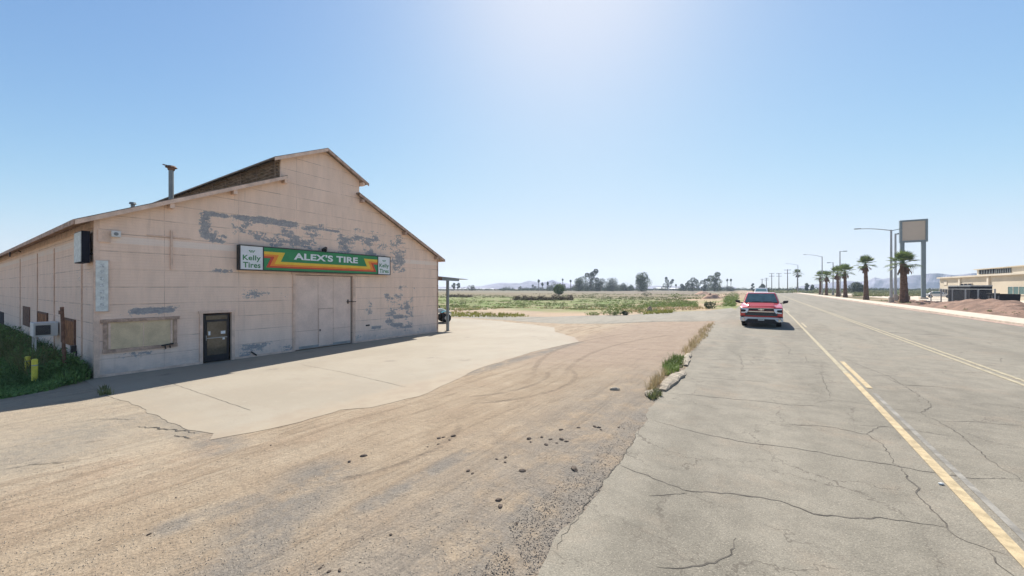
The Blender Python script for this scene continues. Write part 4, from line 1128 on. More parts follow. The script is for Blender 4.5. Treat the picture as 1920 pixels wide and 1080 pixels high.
# ------------------------------------------------------------------ field plants
pts = scatter_px([(846, 594), (846, 586), (900, 587), (985, 590), (992, 594), (930, 595)], 420)
veg('grass_strip', pts, M['yellowgreen'], .10, .32, 9, .016, 1.1)
pts = scatter_px([(820, 583), (820, 562), (1140, 562), (1300, 568), (1290, 575), (1180, 578), (1110, 582), (960, 577), (900, 582)], 2400)
mb = MB()
for p in pts:
    if mnoise.noise(Vector((p[0] * .12, p[1] * .12, 5))) + .6 * mnoise.noise(Vector((p[0] * .4, p[1] * .4, 2))) < -.08: continue
    n = 9; u = hemi(n); leaves(mb, u * np.array([.35, .35, .13]) + np.array(p), .17, .15)
mb.build('field_weeds', M['weed'], kind='stuff', fix=False)
pts = scatter_px([(846, 576), (846, 558), (1100, 558), (1300, 560), (1300, 574), (1120, 580)], 190)
clump_field('field_bushes', pts, M['olive'], .55, .55, .16, 34)
pts = scatter_px([(1110, 591), (1150, 578), (1300, 572), (1370, 560), (1365, 575), (1230, 588)], 60)
clump_field('field_bushes', pts, M['weed'], .45, .5, .13, 34)
pts = scatter_px([(820, 562), (820, 552), (1400, 549), (1380, 556), (1300, 562), (1140, 565)], 1500)
mb = MB()
for p in pts:
    if mnoise.noise(Vector((p[0] * .03, p[1] * .03, 5))) < -.05: continue
    n = 7; u = hemi(n); leaves(mb, u * np.array([.9, .9, .18]) + np.array(p), .4, .2)
mb.build('far_field_scrub', M['olive'], kind='stuff', fix=False)
pts = scatter_px([(850, 586), (850, 579), (1000, 578), (1130, 582), (1200, 586), (1330, 580), (1330, 574), (1180, 578), (1100, 577), (930, 576)], 620)
veg('dry_field_grass', pts, M['dry'], .08, .3, 8, .02, 1.2, bend=.5)
# bright strips of weeds
pts = scatter_px([(1200, 578), (1215, 568), (1260, 562), (1308, 566), (1305, 575), (1260, 576), (1225, 577)], 620)
mb = MB()
for p in pts:
    n = 12; u = hemi(n); leaves(mb, u * np.array([.3, .3, .24]) + np.array(p), .15, .1)
mb.build('tall_green_weeds', M['weed'], kind='stuff', fix=False)
pts = scatter_px([(1207, 590), (1220, 583), (1262, 582), (1260, 587)], 160)
veg('yellow_weeds', pts, M['yellowgreen'], .1, .3, 9, .018, 1.2)
pts = scatter_px([(1362, 574), (1358, 560), (1370, 547), (1386, 545), (1384, 560), (1376, 575)], 520)
mb = MB()
for p in pts:
    n = 10; u = hemi(n); leaves(mb, u * np.array([.4, .4, .25]) + np.array(p), .2, .1)
mb.build('verge_weeds', M['weed'], kind='stuff', fix=False)
def sh(px, py, wpx, hpx, mat, n, label, leaf=.12):
    p = G(px, py); sc = depth(p[0], p[1]) / FP
    bush('shrub', p, wpx / 2 * sc, hpx * sc, M[mat], n, leaf, label, 'shrub', 'low shrubs by the side street')
sh(1331, 579, 22, 14, 'leaf_b', 500, 'round dark olive shrub alone on bare ground near the road', .14)
sh(1112, 591, 28, 6, 'weed', 300, 'flat green shrub leftmost at the side street edge')
sh(1152, 591, 34, 14, 'weed', 600, 'broad bright green shrub at the side street edge')
sh(1172, 591, 13, 8, 'leaf_b', 260, 'small dark shrub touching the right side of the broad green shrub')
sh(1199, 582, 20, 7, 'weed', 260, 'small green shrub beside the pale earth mound')
sh(1212, 555, 20, 7, 'leaf_b', 260, 'dark low shrub far out in the field', .25)
sh(1266, 558, 24, 8, 'weed', 260, 'light green shrub far out in the field before the low sheds', .25)
# earth heaps
def heap(px, py, wpx, hpx, seed, mat, label, name='earth_heap', cat='earth heap', asp=.6):
    p = G(px, py); sc = depth(p[0], p[1]) / FP; W = wpx * sc / 2; H = hpx * sc; n, m = 28, 14; mb = MB(); vs = []
    for i in range(m + 1):
        r = i / m
        for j in range(n):
            a = 2 * math.pi * j / n; q = Vector((math.cos(a) * r, math.sin(a) * r, 0))
            z = (1 - r * r) ** 1.1 * (1 + .5 * mnoise.noise(q * 2.3 + Vector((seed, 0, 0))) + .2 * mnoise.noise(q * 6 + Vector((seed, 3, 0))))
            vs.append((p[0] + q.x * W, p[1] + q.y * W * asp * 1.4, p[2] - .03 + max(0, z) * H))
    fs = [(i * n + j, i * n + (j + 1) % n, (i + 1) * n + (j + 1) % n, (i + 1) * n + j) for i in range(m) for j in range(n)]
    mb.addv(vs, fs); return mb.build(name, mat, label=label, cat=cat, base=p, smooth=True)
m_e = simple('pale_earth', (.40, .30, .21), .95, var=.2, nscale=1.5, bump=.05)
m_e2 = simple('pink_earth', (.42, .265, .185), .95, var=.2, nscale=1, bump=.05)
heap(1218, 584, 16, 9, 3, m_e, 'small pale earth heap between shrubs in the field')
heap(1168, 588, 22, 5, 8, m_e, 'low pale earth heap behind the broad green shrub')
heap(1335, 560, 36, 9, 12, m_e2, 'pinkish bare earth heap beside the green verge')
heap(1318, 552, 30, 5, 15, m_e2, 'low far earth heap of brownish pink soil')
# brush piles
def brush(px0, px1, py, hpx, n, label):
    a, b = G(px0, py), G(px1, py); sc = depth(a[0], a[1]) / FP; L = math.dist(a, b); H = hpx * sc
    br = MB(); cs = []
    k_ = max(3, int(L / 1.8)); lumps = [(random.uniform(.55, 1.1), random.uniform(-.5, .5)) for _ in range(k_)]
    for i, (h_, oy) in enumerate(lumps):
        t = (i + .5) / k_; c = Vector(a).lerp(Vector(b), t); nn = n // k_
        u = rng.normal(size=(nn, 3)); u /= np.linalg.norm(u, axis=1)[:, None]; u[:, 2] = np.abs(u[:, 2])
        cs.append(u * np.array([L / k_ * .75, 1.5, H * h_]) * rng.uniform(.3, 1, (nn, 1)) + np.array((c.x, c.y + oy, c.z)))
        for _ in range(26):
            q = Vector((c.x + random.uniform(-1, 1), c.y + random.uniform(-1, 1), c.z + random.uniform(.1, H * h_ * .9)))
            br.bar(q, q + Vector((random.uniform(-1.2, 1.2), random.uniform(-1.2, 1.2), random.uniform(-.2, .7))), .05)
    leaves(br, np.concatenate(cs), .34, .1, asp=.35)
    br.build('brush_pile', M['twig'], label=label, cat='brush pile', fix=False, base=a)
brush(962, 1074, 563, 11, 3000, 'long brown heap of dead brush in the middle of the field')
brush(842, 887, 557, 6, 900, 'short brown brush heap seen just right of the canopy post')

# ------------------------------------------------------------------ trees
def tree(px, base, top, wpx, label, mat='leaf_a', n=1300, leaf=.5, lobes=9, low=.02, seed=None, sparse=False, trunks=1, group='trees beyond the field', shape=None):
    p = G(px, base); sc = depth(p[0], p[1]) / FP; H = (base - top) * sc; W = wpx * sc / 2
    rnd = random.Random(seed if seed is not None else int(px)); T = thing('tree', p, label, 'tree', group)
    cs = []; br = MB(); tips = []; n = int(n * 4.2); leaf *= .78
    for i in range(lobes):
        if shape: ux, uz, rr = shape[i % len(shape)]
        else:
            uz = low + (1 - low) * (i + .5) / lobes * .86; env = math.sin(math.pi * min(1, (uz - low) / (1 - low) * .8 + .2)) ** .7
            ux = rnd.uniform(-1, 1) * env * .7; rr = rnd.uniform(.36, .58) * (.7 + .3 * env)
        uy = rnd.uniform(-.6, .6)
        c = np.array([ux * W * CT, ux * W * ST + uy * W * .6, uz * H]) + np.array(p)
        rr *= 1.22; r = np.array([rr * W, rr * W, rr * min(W, H) * .95]); k_ = n // lobes
        u = rng.normal(size=(k_, 3)); u /= np.linalg.norm(u, axis=1)[:, None]; u *= rng.uniform(.35, 1.08, (k_, 1)) ** .5
        cs.append(c + u * r); tips.append(c)
    mb = MB(); leaves(mb, np.concatenate(cs), leaf, .05); mb.build('crown', M[mat], T, fix=False)
    tr = max(.12, H * .022)
    for k_ in range(trunks):
        o = (k_ - (trunks - 1) / 2) * W * .25
        base_ = Vector((p[0] + o * CT, p[1] + o * ST, p[2] - .05)); mid = base_ + Vector((rnd.uniform(-.05, .05) * H, 0, H * .45))
        br.tube([base_, mid, Vector((mid.x, mid.y, p[2] + H * .75))], [tr, tr * .7, tr * .25], 6)
        for c in tips[k_::trunks]:
            br.tube([base_.lerp(mid, .6), Vector(c.tolist())], [tr * .4, tr * .12], 5, cap=False)
    br.build('trunk', M['bark'], T, fix=False); return T

tree(1108, 546, 504, 30, 'tallest eucalyptus of the left grove with a ragged open top', 'leaf_b', 1500, .8, 10, shape=[(-.1, .35, .5), (.3, .45, .4), (-.5, .25, .5), (.45, .2, .5), (.1, .62, .34), (.35, .8, .32), (.55, .9, .26), (-.45, .72, .25), (.15, .75, .24), (-.1, .15, .6)])
tree(1090, 546, 519, 30, 'broad dense tree at the left end of the grove', 'leaf_a', 1500, .75, 10)
tree(1125, 546, 519, 22, 'narrower leaning tree right of the tallest eucalyptus', 'leaf_b', 900, .75, 7)
tree(1150, 546, 525, 34, 'low spreading dark tree closing the right end of the grove', 'leaf_b', 1300, .75, 9)
tree(1171, 545.5, 531, 14, 'small dark pointed tree between grove and lone tree', 'leaf_b', 500, .7, 5)
tree(1182, 545.5, 535, 14, 'small pale green tree just left of the lone round tree', 'leaf_a', 400, .7, 5)
tree(1203, 546.5, 512, 30, 'lone tall rounded green tree in the middle of the horizon', 'leaf_a', 2300, .72, 13, low=.1)
tree(1252, 545, 519, 22, 'thin forked tree with gaps behind the low pale sheds', 'leaf_b', 700, .8, 7, shape=[(-.4, .35, .45), (-.1, .7, .3), (.25, .4, .4), (.6, .6, .25), (.8, .75, .18), (-.2, .9, .18), (-.6, .15, .45)])
tree(1281, 545.5, 532, 15, 'short dark bushy tree at the left foot of the open tree', 'leaf_b', 500, .7, 5)
tree(1298, 546, 521, 28, 'medium tree with a see-through crown in the right grove', 'leaf_b', 900, .8, 9, shape=[(-.5, .3, .42), (-.3, .65, .3), (.1, .85, .3), (.5, .75, .28), (.7, .5, .3), (.5, .25, .35), (-.1, .2, .4), (.1, .5, .2), (-.6, .5, .25)])
tree(1321, 546, 520, 13, 'slim dark tree between the two bigger ones of the right grove', 'leaf_b', 600, .7, 6)
tree(1339, 546.5, 511, 28, 'tallest tree of the right grove with a broken round crown', 'leaf_a', 1500, .75, 10, shape=[(.2, .75, .4), (.45, .9, .3), (-.4, .7, .35), (.5, .5, .42), (-.1, .45, .4), (.3, .25, .45), (-.4, .25, .35), (.5, .15, .4), (-.8, .6, .2), (.1, .6, .3)])
tree(1364, 546, 538, 24, 'low dark scrub tree right of the right grove', 'leaf_b', 500, .6, 6)
tree(1057, 546, 533, 16, 'short green tree just right of the round bush', 'leaf_a', 500, .6, 5)
tree(1037, 545.5, 532, 22, 'short bushy tree behind the round bush', 'leaf_a', 700, .6, 6)
tree(851, 545, 530, 9, 'narrow dark tree left of its twin beyond the canopy post', 'leaf_b', 350, .7, 5, low=.3)
tree(859, 545, 530, 9, 'narrow dark tree right of its twin beyond the canopy post', 'leaf_b', 350, .7, 5, low=.3)
tree(884, 545, 535, 16, 'flat topped dark tree on the left horizon', 'leaf_b', 350, .7, 5)
tree(1000, 545, 533, 9, 'small pointed tree just left of the tall horizon palm', 'leaf_b', 250, .7, 4)
tree(975, 545, 537, 8, 'tiny round tree on the horizon under the hills', 'leaf_b', 200, .7, 4)
tree(1411, 545, 530, 7, 'thin dark tree left of the far power poles', 'leaf_b', 250, .8, 5, low=.05)
tree(1430, 545, 533, 13, 'dark tree standing behind the first power pole', 'leaf_b', 400, .8, 5, low=.05)
tree(1605, 549, 533, 34, 'low dark spreading tree between the palms and the street lamps', 'leaf_b', 700, .6, 7, low=.2)
tree(1513, 546, 530, 9, 'small dark tree right of the far single palm', 'leaf_b', 250, .8, 5, low=.1)
tree(1524, 546, 534, 9, 'low round dark tree left of the palm group', 'leaf_b', 250, .8, 5, low=.1)
T = bush('tree', G(1048.5, 552.5), 3.4 * .72, 4.9, M['leaf_c'], 2600, .42, 'round bright green bushy tree in the field behind the brush heap', 'tree')

# low far vegetation belts
def belt(name, px0, px1, ya, yb, hpx, n, mat, leaf, fr=(.4, 1.0)):
    cs = []
    for _ in range(n):
        px = random.uniform(px0, px1); py = random.uniform(ya, yb); p = G(px, py); sc = depth(p[0], p[1]) / FP
        h = hpx * sc * max(.15, .6 + .8 * mnoise.noise(Vector((px * .05, 3, 1))) + .5 * mnoise.noise(Vector((px * .25, 5, 1))))
        u = hemi(14); u *= np.array([h * .8, h * .8, h * .62]); cs.append(u + np.array(p))
    mb = MB(); leaves(mb, np.concatenate(cs), leaf, .1); mb.build(name, M[mat], kind='stuff', fix=False)
belt('far_treeline', 700, 1400, 543.6, 544.8, 7, 1500, 'leaf_b', 1.0)
belt('far_treeline_right', 1395, 1860, 543.8, 545.2, 9, 1200, 'leaf_b', .9)
belt('grove_undergrowth', 1074, 1186, 544.6, 545.6, 24, 900, 'leaf_b', .8)
belt('horizon_undergrowth', 1274, 1362, 544.6, 545.6, 17, 520, 'leaf_b', .8)
belt('low_horizon_bushes', 940, 1078, 544.4, 545.2, 11, 520, 'leaf_b', .8)
belt('far_scrub_right', 1430, 1860, 545.5, 549.5, 5, 1700, 'olive', .5)
belt('near_scrub_right', 1600, 1860, 550, 556, 6, 900, 'olive', .38)

# ------------------------------------------------------------------ palms
def palm_crown(mb, c, rad, nf=26, seed=0):
    rnd = random.Random(seed)
    for i in range(nf):
        az = i * 2.39996 + rnd.uniform(-.25, .25); el = R(86) - (i / nf) ** 1.25 * R(112) + rnd.uniform(-.12, .12)
        d = Vector((math.cos(az) * math.cos(el), math.sin(az) * math.cos(el), math.sin(el))); L = rad * rnd.uniform(.40, .55)
        side = Vector((-math.sin(az), math.cos(az), 0)); p1 = c + d * L; p1.z -= L * .08
        mb.tube([c, p1], [.035, .02], 4, cap=False)
        up = side.cross(d).normalized(); FL = rad * rnd.uniform(.5, .62); nb = 13
        for j in range(nb):
            a = (j / (nb - 1) - .5) * R(170); e = d * math.cos(a) + side * math.sin(a); e = (e + up * .12 * math.cos(a * 2)).normalized()
            l = FL * (.72 + .28 * math.cos(a)); q = side * math.cos(a) - d * math.sin(a); w = FL * .06
            m_ = p1 + e * l * .6; t_ = p1 + e * l + Vector((0, 0, -l * (.16 + .12 * rnd.random()) * (1.1 - max(0, math.sin(el)))))
            mb.addv([p1 - q * w * .2, p1 + q * w * .2, m_ + q * w, m_ - q * w, t_], [(0, 1, 2, 3), (3, 2, 4)])
def palm(px, top, wpx, label, x=17.6, r=.34, name='palm_tree', group='palms lining the right side of the road', low_px=None, mat='frond', nf=26, z0=.0):
    rr = ray(px, 540); t = x / rr[0]; y = rr[1] * t; dz = t
    H = CAMH + (540 - top) * dz / FP; p = Vector((x, y, z0)); W = wpx * dz / FP / 2 * .92
    T = thing(name, p, label, 'palm tree', group); mb = MB(); n = 10; pts = []; rs = []
    hs = H - .1; lean = random.uniform(-.12, .12)
    for i in range(15):
        u = i / 14; pts.append(p + Vector((lean * u * u, 0, u * hs - .02))); rs.append(r * (1.22 - .55 * u + (.26 * math.exp(-u * 14)) + (.05 if i % 2 else -.03) + (.16 if u > .86 else 0)))
    mb.tube(pts, rs, n); mb.build('trunk', M['trunk'], T, fix=False)
    dk = MB(); top_ = pts[-1]; rk = random.Random(int(px))
    for i in range(16 + rk.randint(0, 12)):
        az = rk.uniform(0, 6.283); o_ = Vector((math.cos(az), math.sin(az), 0)); a0 = top_ + o_ * r * .7 - Vector((0, 0, rk.uniform(.0, .5)))
        a1 = a0 + o_ * W * rk.uniform(.12, .34) - Vector((0, 0, W * rk.uniform(.25, .55))); sdv = Vector((-o_.y, o_.x, 0)) * W * .07
        dk.addv([a0 - sdv * .3, a0 + sdv * .3, a1 + sdv, a1 - sdv, a1 - Vector((0, 0, W * .14))], [(0, 1, 2, 3), (3, 2, 4)])
    dk.build('dead_fronds', M['trunk'], T, fix=False)
    nf = nf + rk.randint(-5, 6); W *= rk.uniform(.92, 1.08)
    cr_ = MB(); palm_crown(cr_, pts[-1] + Vector((0, 0, .05)), W, nf, int(px)); cr_.build('crown', M[mat], T, fix=False)
    return T
palm(1695, 493, 62, 'biggest palm, standing in front of the blank billboard', r=.42)
palm(1624, 495, 46, 'palm alone between the billboard and the palm group', r=.35)
palm(1585, 510, 38, 'palm at the right end of the group of four', r=.36)
palm(1571, 513, 34, 'palm second from the right in the group of four, before a lamp post', r=.34)
palm(1549.5, 519, 30, 'palm second from the left in the group of four', r=.34)
palm(1538, 519, 31, 'palm at the left end of the group of four', r=.34)
palm(1495.5, 513, 22, 'farthest roadside palm standing alone left of the group', x=15.9, r=.34)
# skinny palms on the horizon
def far_palm(px, base, top, wpx, label):
    p = Vector(G(px, base)); sc = depth(p[0], p[1]) / FP; H = (base - top) * sc
    T = thing('palm_tree', p, label, 'palm tree', 'thin palms on the horizon'); mb = MB(); mb.tube([p, p + Vector((0, 0, H * .5)), p + Vector((.2, 0, H * .88))], [.4, .3, .28], 6); mb.build('trunk', M['bark'], T)
    c = MB(); n = 220; u = rng.normal(size=(n, 3)); u /= np.linalg.norm(u, axis=1)[:, None]; u *= rng.uniform(.3, 1, (n, 1))
    leaves(c, u * np.array([wpx * sc / 2, wpx * sc / 2, wpx * sc * .75]) + np.array(p + Vector((0, 0, H * .86))), .9, .1); c.build('crown', M['leaf_b'], T, fix=False)
far_palm(1010, 545.5, 524, 4.5, 'tall thin horizon palm left of the grove, standing with a shorter one')
far_palm(1017, 545.5, 531, 5, 'shorter thin horizon palm close beside the tall one')
far_palm(1027, 545.5, 529, 4.5, 'thin horizon palm left of the round bushy tree')
far_palm(1055, 545, 521, 3, 'skinny tall horizon palm directly right of the round bushy tree')
far_palm(1070, 545.5, 524, 3.5, 'thin horizon palm at the left edge of the grove')
far_palm(1363.5, 545, 522, 3.5, 'left one of two bare-stemmed palms left of the red pickup')
far_palm(1370.5, 545, 522, 3.5, 'right one of two bare-stemmed palms left of the red pickup')
far_palm(1364.5 - 97, 545, 533, 3, 'small distant palm above the pale sheds')

# ------------------------------------------------------------------ far buildings
def shed(px0, px1, py, hpx, label, wall='stucco2', dep=14):
    a, b = Vector(G(px0, py)), Vector(G(px1, py)); sc = depth(a.x, a.y) / FP; H = hpx * sc; z0 = a.z
    d = (b - a).normalized(); q = Vector((-d.y, d.x, 0)) * dep
    S = thing('shed', (a + b) / 2, label, 'shed'); mb = MB()
    mb.extr([a, b, b + q, a + q], (0, 0, H * .75)); mb.build('wall', M[wall], S)
    e = Vector((0, 0, H * .75)); mb = MB(); m0, m1 = a + q * .5 + Vector((0, 0, H)), b + q * .5 + Vector((0, 0, H))
    mb.addv([a + e - q * .05, b + e - q * .05, m1, m0, a + e + q * 1.05, b + e + q * 1.05], [(0, 1, 2, 3), (3, 2, 5, 4), (0, 3, 4), (1, 5, 2), (0, 4, 5, 1)]); mb.build('roof', M['white'], S)
    n = max(2, int((b - a).length / 7)); fr_ = -q.normalized()
    for i in range(n):
        c = a.lerp(b, (i + .5) / n) + fr_ * .05; mb = MB(); mb.box(-1, 1, -.04, .04, H * .1, H * .5, Matrix.Translation(c) @ Matrix.Rotation(math.atan2(d.y, d.x), 4, 'Z')); mb.build('opening', M['dark'], S)
shed(1232, 1254, 544.4, 5, 'long low pale shed on the horizon left of the forked tree')
shed(1257, 1276, 544.6, 4.5, 'low white roofed shed on the horizon right of the forked tree')
shed(818, 925, 544.2, 3, 'very long low pale shed on the far left horizon')
shed(1520, 1540, 544.8, 4, 'small pale shed on the horizon behind the palm group')

# ------------------------------------------------------------------ utility poles
def upole(px, top, label, H=15.5, arms=2, base=0):
    r = ray(px, 540); t = (H - CAMH) * FP / (540 - top); p = Vector((r[0] * t, r[1] * t, -.3))
    T = thing('utility_pole', p, label, 'utility pole', 'utility poles along the far road'); mb = MB(); mb.tube([p, p + Vector((0, 0, H + .3))], [.30 * max(1, t / 300), .2 * max(1, t / 300)], 7); mb.build('pole', M['wpole'], T)
    s = max(1, t / 300)
    for i in range(arms):
        z = H - .5 - i * 2.3; mb = MB(); mb.box(p.x - 2.0, p.x + 2.0, p.y - .1, p.y + .1, z - .11 * s, z + .11 * s); a = mb.build('crossarm', M['wpole'], T)
        mb = MB()
        for o in (-1.8, -.9, .9, 1.8): mb.tube([(p.x + o, p.y, z + .1), (p.x + o, p.y, z + .45)], [.09 * s, .05 * s], 5)
        mb.build('insulator', M['grey'], a)
upole(1476.7, 505, 'nearest tall wooden pole with crossarms left of the far single palm')
upole(1460.5, 512, 'wooden pole just left of the nearest tall one')
upole(1447, 512, 'wooden pole second left of the nearest tall one')
upole(1437, 521, 'small distant pole above the roof of the red pickup')
upole(1429, 523, 'smallest distant pole, leftmost of the row', arms=1)

# ------------------------------------------------------------------ street lamps
def lamp(px, top, x, label, arm=-3.2, rise=.35, kind='cobra', base_c=True, right=0):
    r = ray(px, 540); t = x / r[0]; y = r[1] * t; H = CAMH + (540 - top) * t / FP; p = Vector((x, y, .0))
    T = thing('street_lamp', p, label, 'street lamp', 'street lamps along the road' if kind == 'cobra' else 'square lamps of the car park')
    mb = MB(); mb.tube([p + Vector((0, 0, -.1)), p + Vector((0, 0, H))], [.19, .12], 10); mb.build('pole', M['pole'], T)
    if base_c: mb = MB(); mb.tube([p + Vector((0, 0, -.1)), p + Vector((0, 0, .9 if kind == 'cobra' else 1.3))], [.34, .32], 12); mb.build('base', M['conc'], T)
    if kind == 'cobra':
        mb = MB(); pts = [p + Vector((arm * u, 0, H - .1 + rise * math.sin(u * math.pi / 2) * 1.0)) for u in (0, .25, .5, .75, 1)]; mb.tube(pts, [.07, .065, .06, .055, .05], 7); mb.build('arm', M['pole'], T)
        e = pts[-1]; mb = MB(); mb.extr([e + Vector((.1, -.16, -.02)), e + Vector((-.35, -.2, -.06)), e + Vector((-.75, -.1, -.02)), e + Vector((-.75, .1, -.02)), e + Vector((-.35, .2, -.06)), e + Vector((.1, .16, -.02))], (0, 0, .14)); mb.build('lamp_head', M['pole'], T, bevel=.03)
    else:
        s = 1 if arm > 0 else -1; mb = MB(); mb.bar(p + Vector((0, 0, H - .1)), p + Vector((arm * .8, 0, H - .06)), .09); mb.build('arm', M['bpost'], T)
        mb = MB(); mb.box(min(p.x + arm * .7, p.x + arm * 1.6), max(p.x + arm * .7, p.x + arm * 1.6), p.y - .25, p.y + .25, H - .16, H + .04); mb.build('lamp_head', M['bpost'], T, bevel=.02)
    if right:
        mb = MB(); mb.bar(p + Vector((0, 0, H - .15)), p + Vector((right, 0, H + .05)), .09); mb.box(p.x + right, p.x + right + .3, p.y - .25, p.y + .25, H - .02, H + .14); mb.build('side_arm', M['bpost'], T)
lamp(1671, 431, 17.0, 'nearest tall street lamp with curved arm beside the billboard', arm=-3.6, rise=.55, right=.9)
lamp(1541.5, 481, 17.0, 'street lamp with curved arm rising over the palm group', arm=-4.2, rise=.9)
lamp(1496, 497, 15.6, 'farthest street lamp above the single far palm', arm=-4.2, rise=.9)
lamp(1575, 471, 19.5, 'square-headed lamp rising between two palms of the group', arm=1, kind='box')
lamp(1679, 438, 18.6, 'square-headed lamp post squeezed between street lamp and billboard', arm=.25, kind='box')
lamp(1562, 492, 20.5, 'faint distant square-headed lamp behind the palm group', arm=-1, kind='box')
# small utility cabinets at the lamp foot
p = G(1668, 561); ub = thing('utility_box', (p[0] + 1.2, p[1] - 3, 0), 'low weathered utility box at the foot of the nearest street lamp', 'utility box')
mb = MB(); mb.box(p[0] + .3, p[0] + 2.3, p[1] - 3.4, p[1] - 2.6, 0, .75); mb.build('cabinet', M['oldwood'], ub, bevel=.04); mb = MB(); mb.box(p[0] + .25, p[0] + 2.35, p[1] - 3.45, p[1] - 2.55, .752, .82); mb.build('lid', M['conc'], ub)

# ------------------------------------------------------------------ billboard
BY = 117.0
a, b = PY(1686.5, 414, BY), PY(1739, 453, BY)
bb = thing('billboard', ((a[0] + b[0]) / 2, BY, 0), 'blank tan billboard in a grey frame on two tall steel posts', 'billboard')
mb = MB(); mb.box(a[0] + .35, b[0] - .35, BY - .26, BY + .26, b[2] + .35, a[2] - .35); mb.build('panel', M['bpanel'], bb)
mb = MB(); e = .36
mb.box(a[0], b[0], BY - .38, BY + .38, a[2] - e, a[2]); mb.box(a[0], b[0], BY - .38, BY + .38, b[2], b[2] + e); mb.box(a[0], a[0] + e, BY - .38, BY + .38, b[2] + e + .003, a[2] - e - .003); mb.box(b[0] - e, b[0], BY - .38, BY + .38, b[2] + e + .003, a[2] - e - .003)
mb.build('frame', M['bpost'], bb)
for px in (1691.5, 1731.5):
    q = PY(px, 454, BY); mb = MB(); mb.box(q[0] - .32, q[0] + .32, BY - .3, BY + .3, -.1, b[2] - .003); mb.build('post', M['bpost'], bb)
    mb = MB(); mb.box(q[0] - .6, q[0] + .6, BY - .6, BY + .6, -.1, .35); mb.build('footing', M['conc'], bb)

# ------------------------------------------------------------------ building on the right
BLX = 41.0
bl = thing('commercial_building', (60, 110, 0), 'long low tan flat-roofed building with dark window bands on the right', 'building')
mb = MB(); mb.box(BLX, 78, 70, 151, -.1, 4.9); mb.build('wall', M['stucco'], bl)
mb = MB(); mb.box(BLX - .5, 78.3, 69.6, 151.4, 4.903, 5.25); mb.build('cornice', M['stucco2'], bl)
mb = MB(); mb.box(BLX + 2, 78, 72, 136, 5.253, 6.6); up = mb.build('upper_storey', M['stucco2'], bl)
mb = MB(); mb.box(BLX + 1.6, 78.3, 71.6, 136.4, 6.603, 6.8); mb.build('cornice', M['stucco'], up)
mb = MB(); mb.box(BLX + 12, 70, 76, 92, 6.81, 7.9); mb.build('roof_plant', M['stucco'], bl)
for (pa, pb, z0, z1) in ((1838, 1868, 5.85, 6.72), (1871, 1896, 5.80, 6.62)):
    y0, y1 = PX(pa, 520, BLX + 2)[1], PX(pb, 520, BLX + 2)[1]
    mb = MB(); mb.box(BLX + 1.9, BLX + 1.997, min(y0, y1), max(y0, y1), z0 - .3, z1 - .2); w = mb.build('window', M['navy'], up)
    mb = MB(); n_ = 6
    for i in range(n_ + 1):
        yy = min(y0, y1) + (max(y0, y1) - min(y0, y1)) * i / n_; mb.box(BLX + 1.8, BLX + 1.897, yy - .1, yy + .1, z0 - .35, z1 - .15)
    mb.build('frame', M['grey'], w)
for (pa, pb, z0, z1, ml) in ((1891, 1960, 1.2, 2.6, 'tealglass'), (1801, 1824, 2.3, 3.4, 'navy'), (1763, 1778, 0.3, 2.0, 'navy'), (1770, 1776, 3.3, 4.1, 'stucco2')):
    y0, y1 = sorted((PX(pa, 520, BLX)[1], PX(pb, 520, BLX)[1]))
    mb = MB(); mb.box(BLX - .08, BLX - .003, y0, y1, z0, z1); w = mb.build('window', M[ml], bl)
    mb = MB(); mb.box(BLX - .12, BLX - .083, y0 - .1, y1 + .1, z1, z1 + .15); mb.box(BLX - .12, BLX - .083, y0 - .1, y1 + .1, z0 - .15, z0)
    for i in range(int((y1 - y0) / 2.2) + 2):
        yy = y0 + (y1 - y0) * i / (int((y1 - y0) / 2.2) + 1); mb.box(BLX - .12, BLX - .083, yy - .06, yy + .06, z0, z1)
    mb.build('frame', M['stucco2'], w)
for y in (84, 97, 110, 124, 138):
    mb = MB(); mb.box(BLX - .30, BLX - .003, y - .4, y + .4, -.05, 4.9); mb.build('pilaster', M['stucco2'], bl)
lt_ = MB(); lt_.addv([(x, y, .01) for x, y in ((24, 20), (41, 20), (41, 200), (24, 200))], [(0, 1, 2, 3)]); lt_.build('car_park', M['conc'], kind='structure')

# shipping container with chain-link fence
ct = thing('shipping_container', (24.6, 77.7, 0), 'dark navy shipping container with a pale roof behind a wire fence', 'container')
mb = MB(); x0, x1, y0, y1 = 23.6, 25.5, 76.4, 83.6
n = 40; vs = []
for i in range(n + 1):
    y = y0 + (y1 - y0) * i / n; o = -.05 if i % 2 else 0; vs += [(x0 + o, y, .12), (x0 + o, y, 2.55)]
mb.addv(vs, [(2 * i, 2 * i + 2, 2 * i + 3, 2 * i + 1) for i in range(n)]); mb.box(x0 + .03, x1, y0, y1, .1, 2.55); mb.build('wall', M['navy'], ct)
mb = MB(); mb.box(x0 - .03, x1 + .03, y0 - .03, y1 + .03, 2.553, 2.72); mb.build('roof', M['galv'], ct)
mb = MB()
for y in (y0, y1 - .15): mb.box(x0 - .07, x0 - .055, y, y + .15, .02, 2.55)
mb.build('corner_post', M['navy'], ct)
mb = MB(); mb.box(x0 + .3, x1 - .3, y0 - .05, y0 - .003, .15, 2.45)
for o in (.5, .8, 1.1, 1.4): mb.tube([(x0 + o, y0 - .08, .2), (x0 + o, y0 - .08, 2.4)], .025, 6)
mb.build('door', M['navy'], ct)
fn = thing('wire_fence', (22.4, 76, 0), 'chain-link fence on grey posts in front of the dark container', 'fence')
for i, y in enumerate((66.5, 70.5, 74.0, 78.0, 82.0, 86.0)):
    mb = MB(); mb.tube([(22.4, y, 0), (22.4, y, 2.25)], .07, 8); mb.build('post', M['pole'], fn)
mb = MB(); mb.tube([(22.4, 66.5, 2.2), (22.4, 86, 2.2)], .03, 6); mb.tube([(22.4, 66.5, .1), (22.4, 86, .1)], .02, 5)
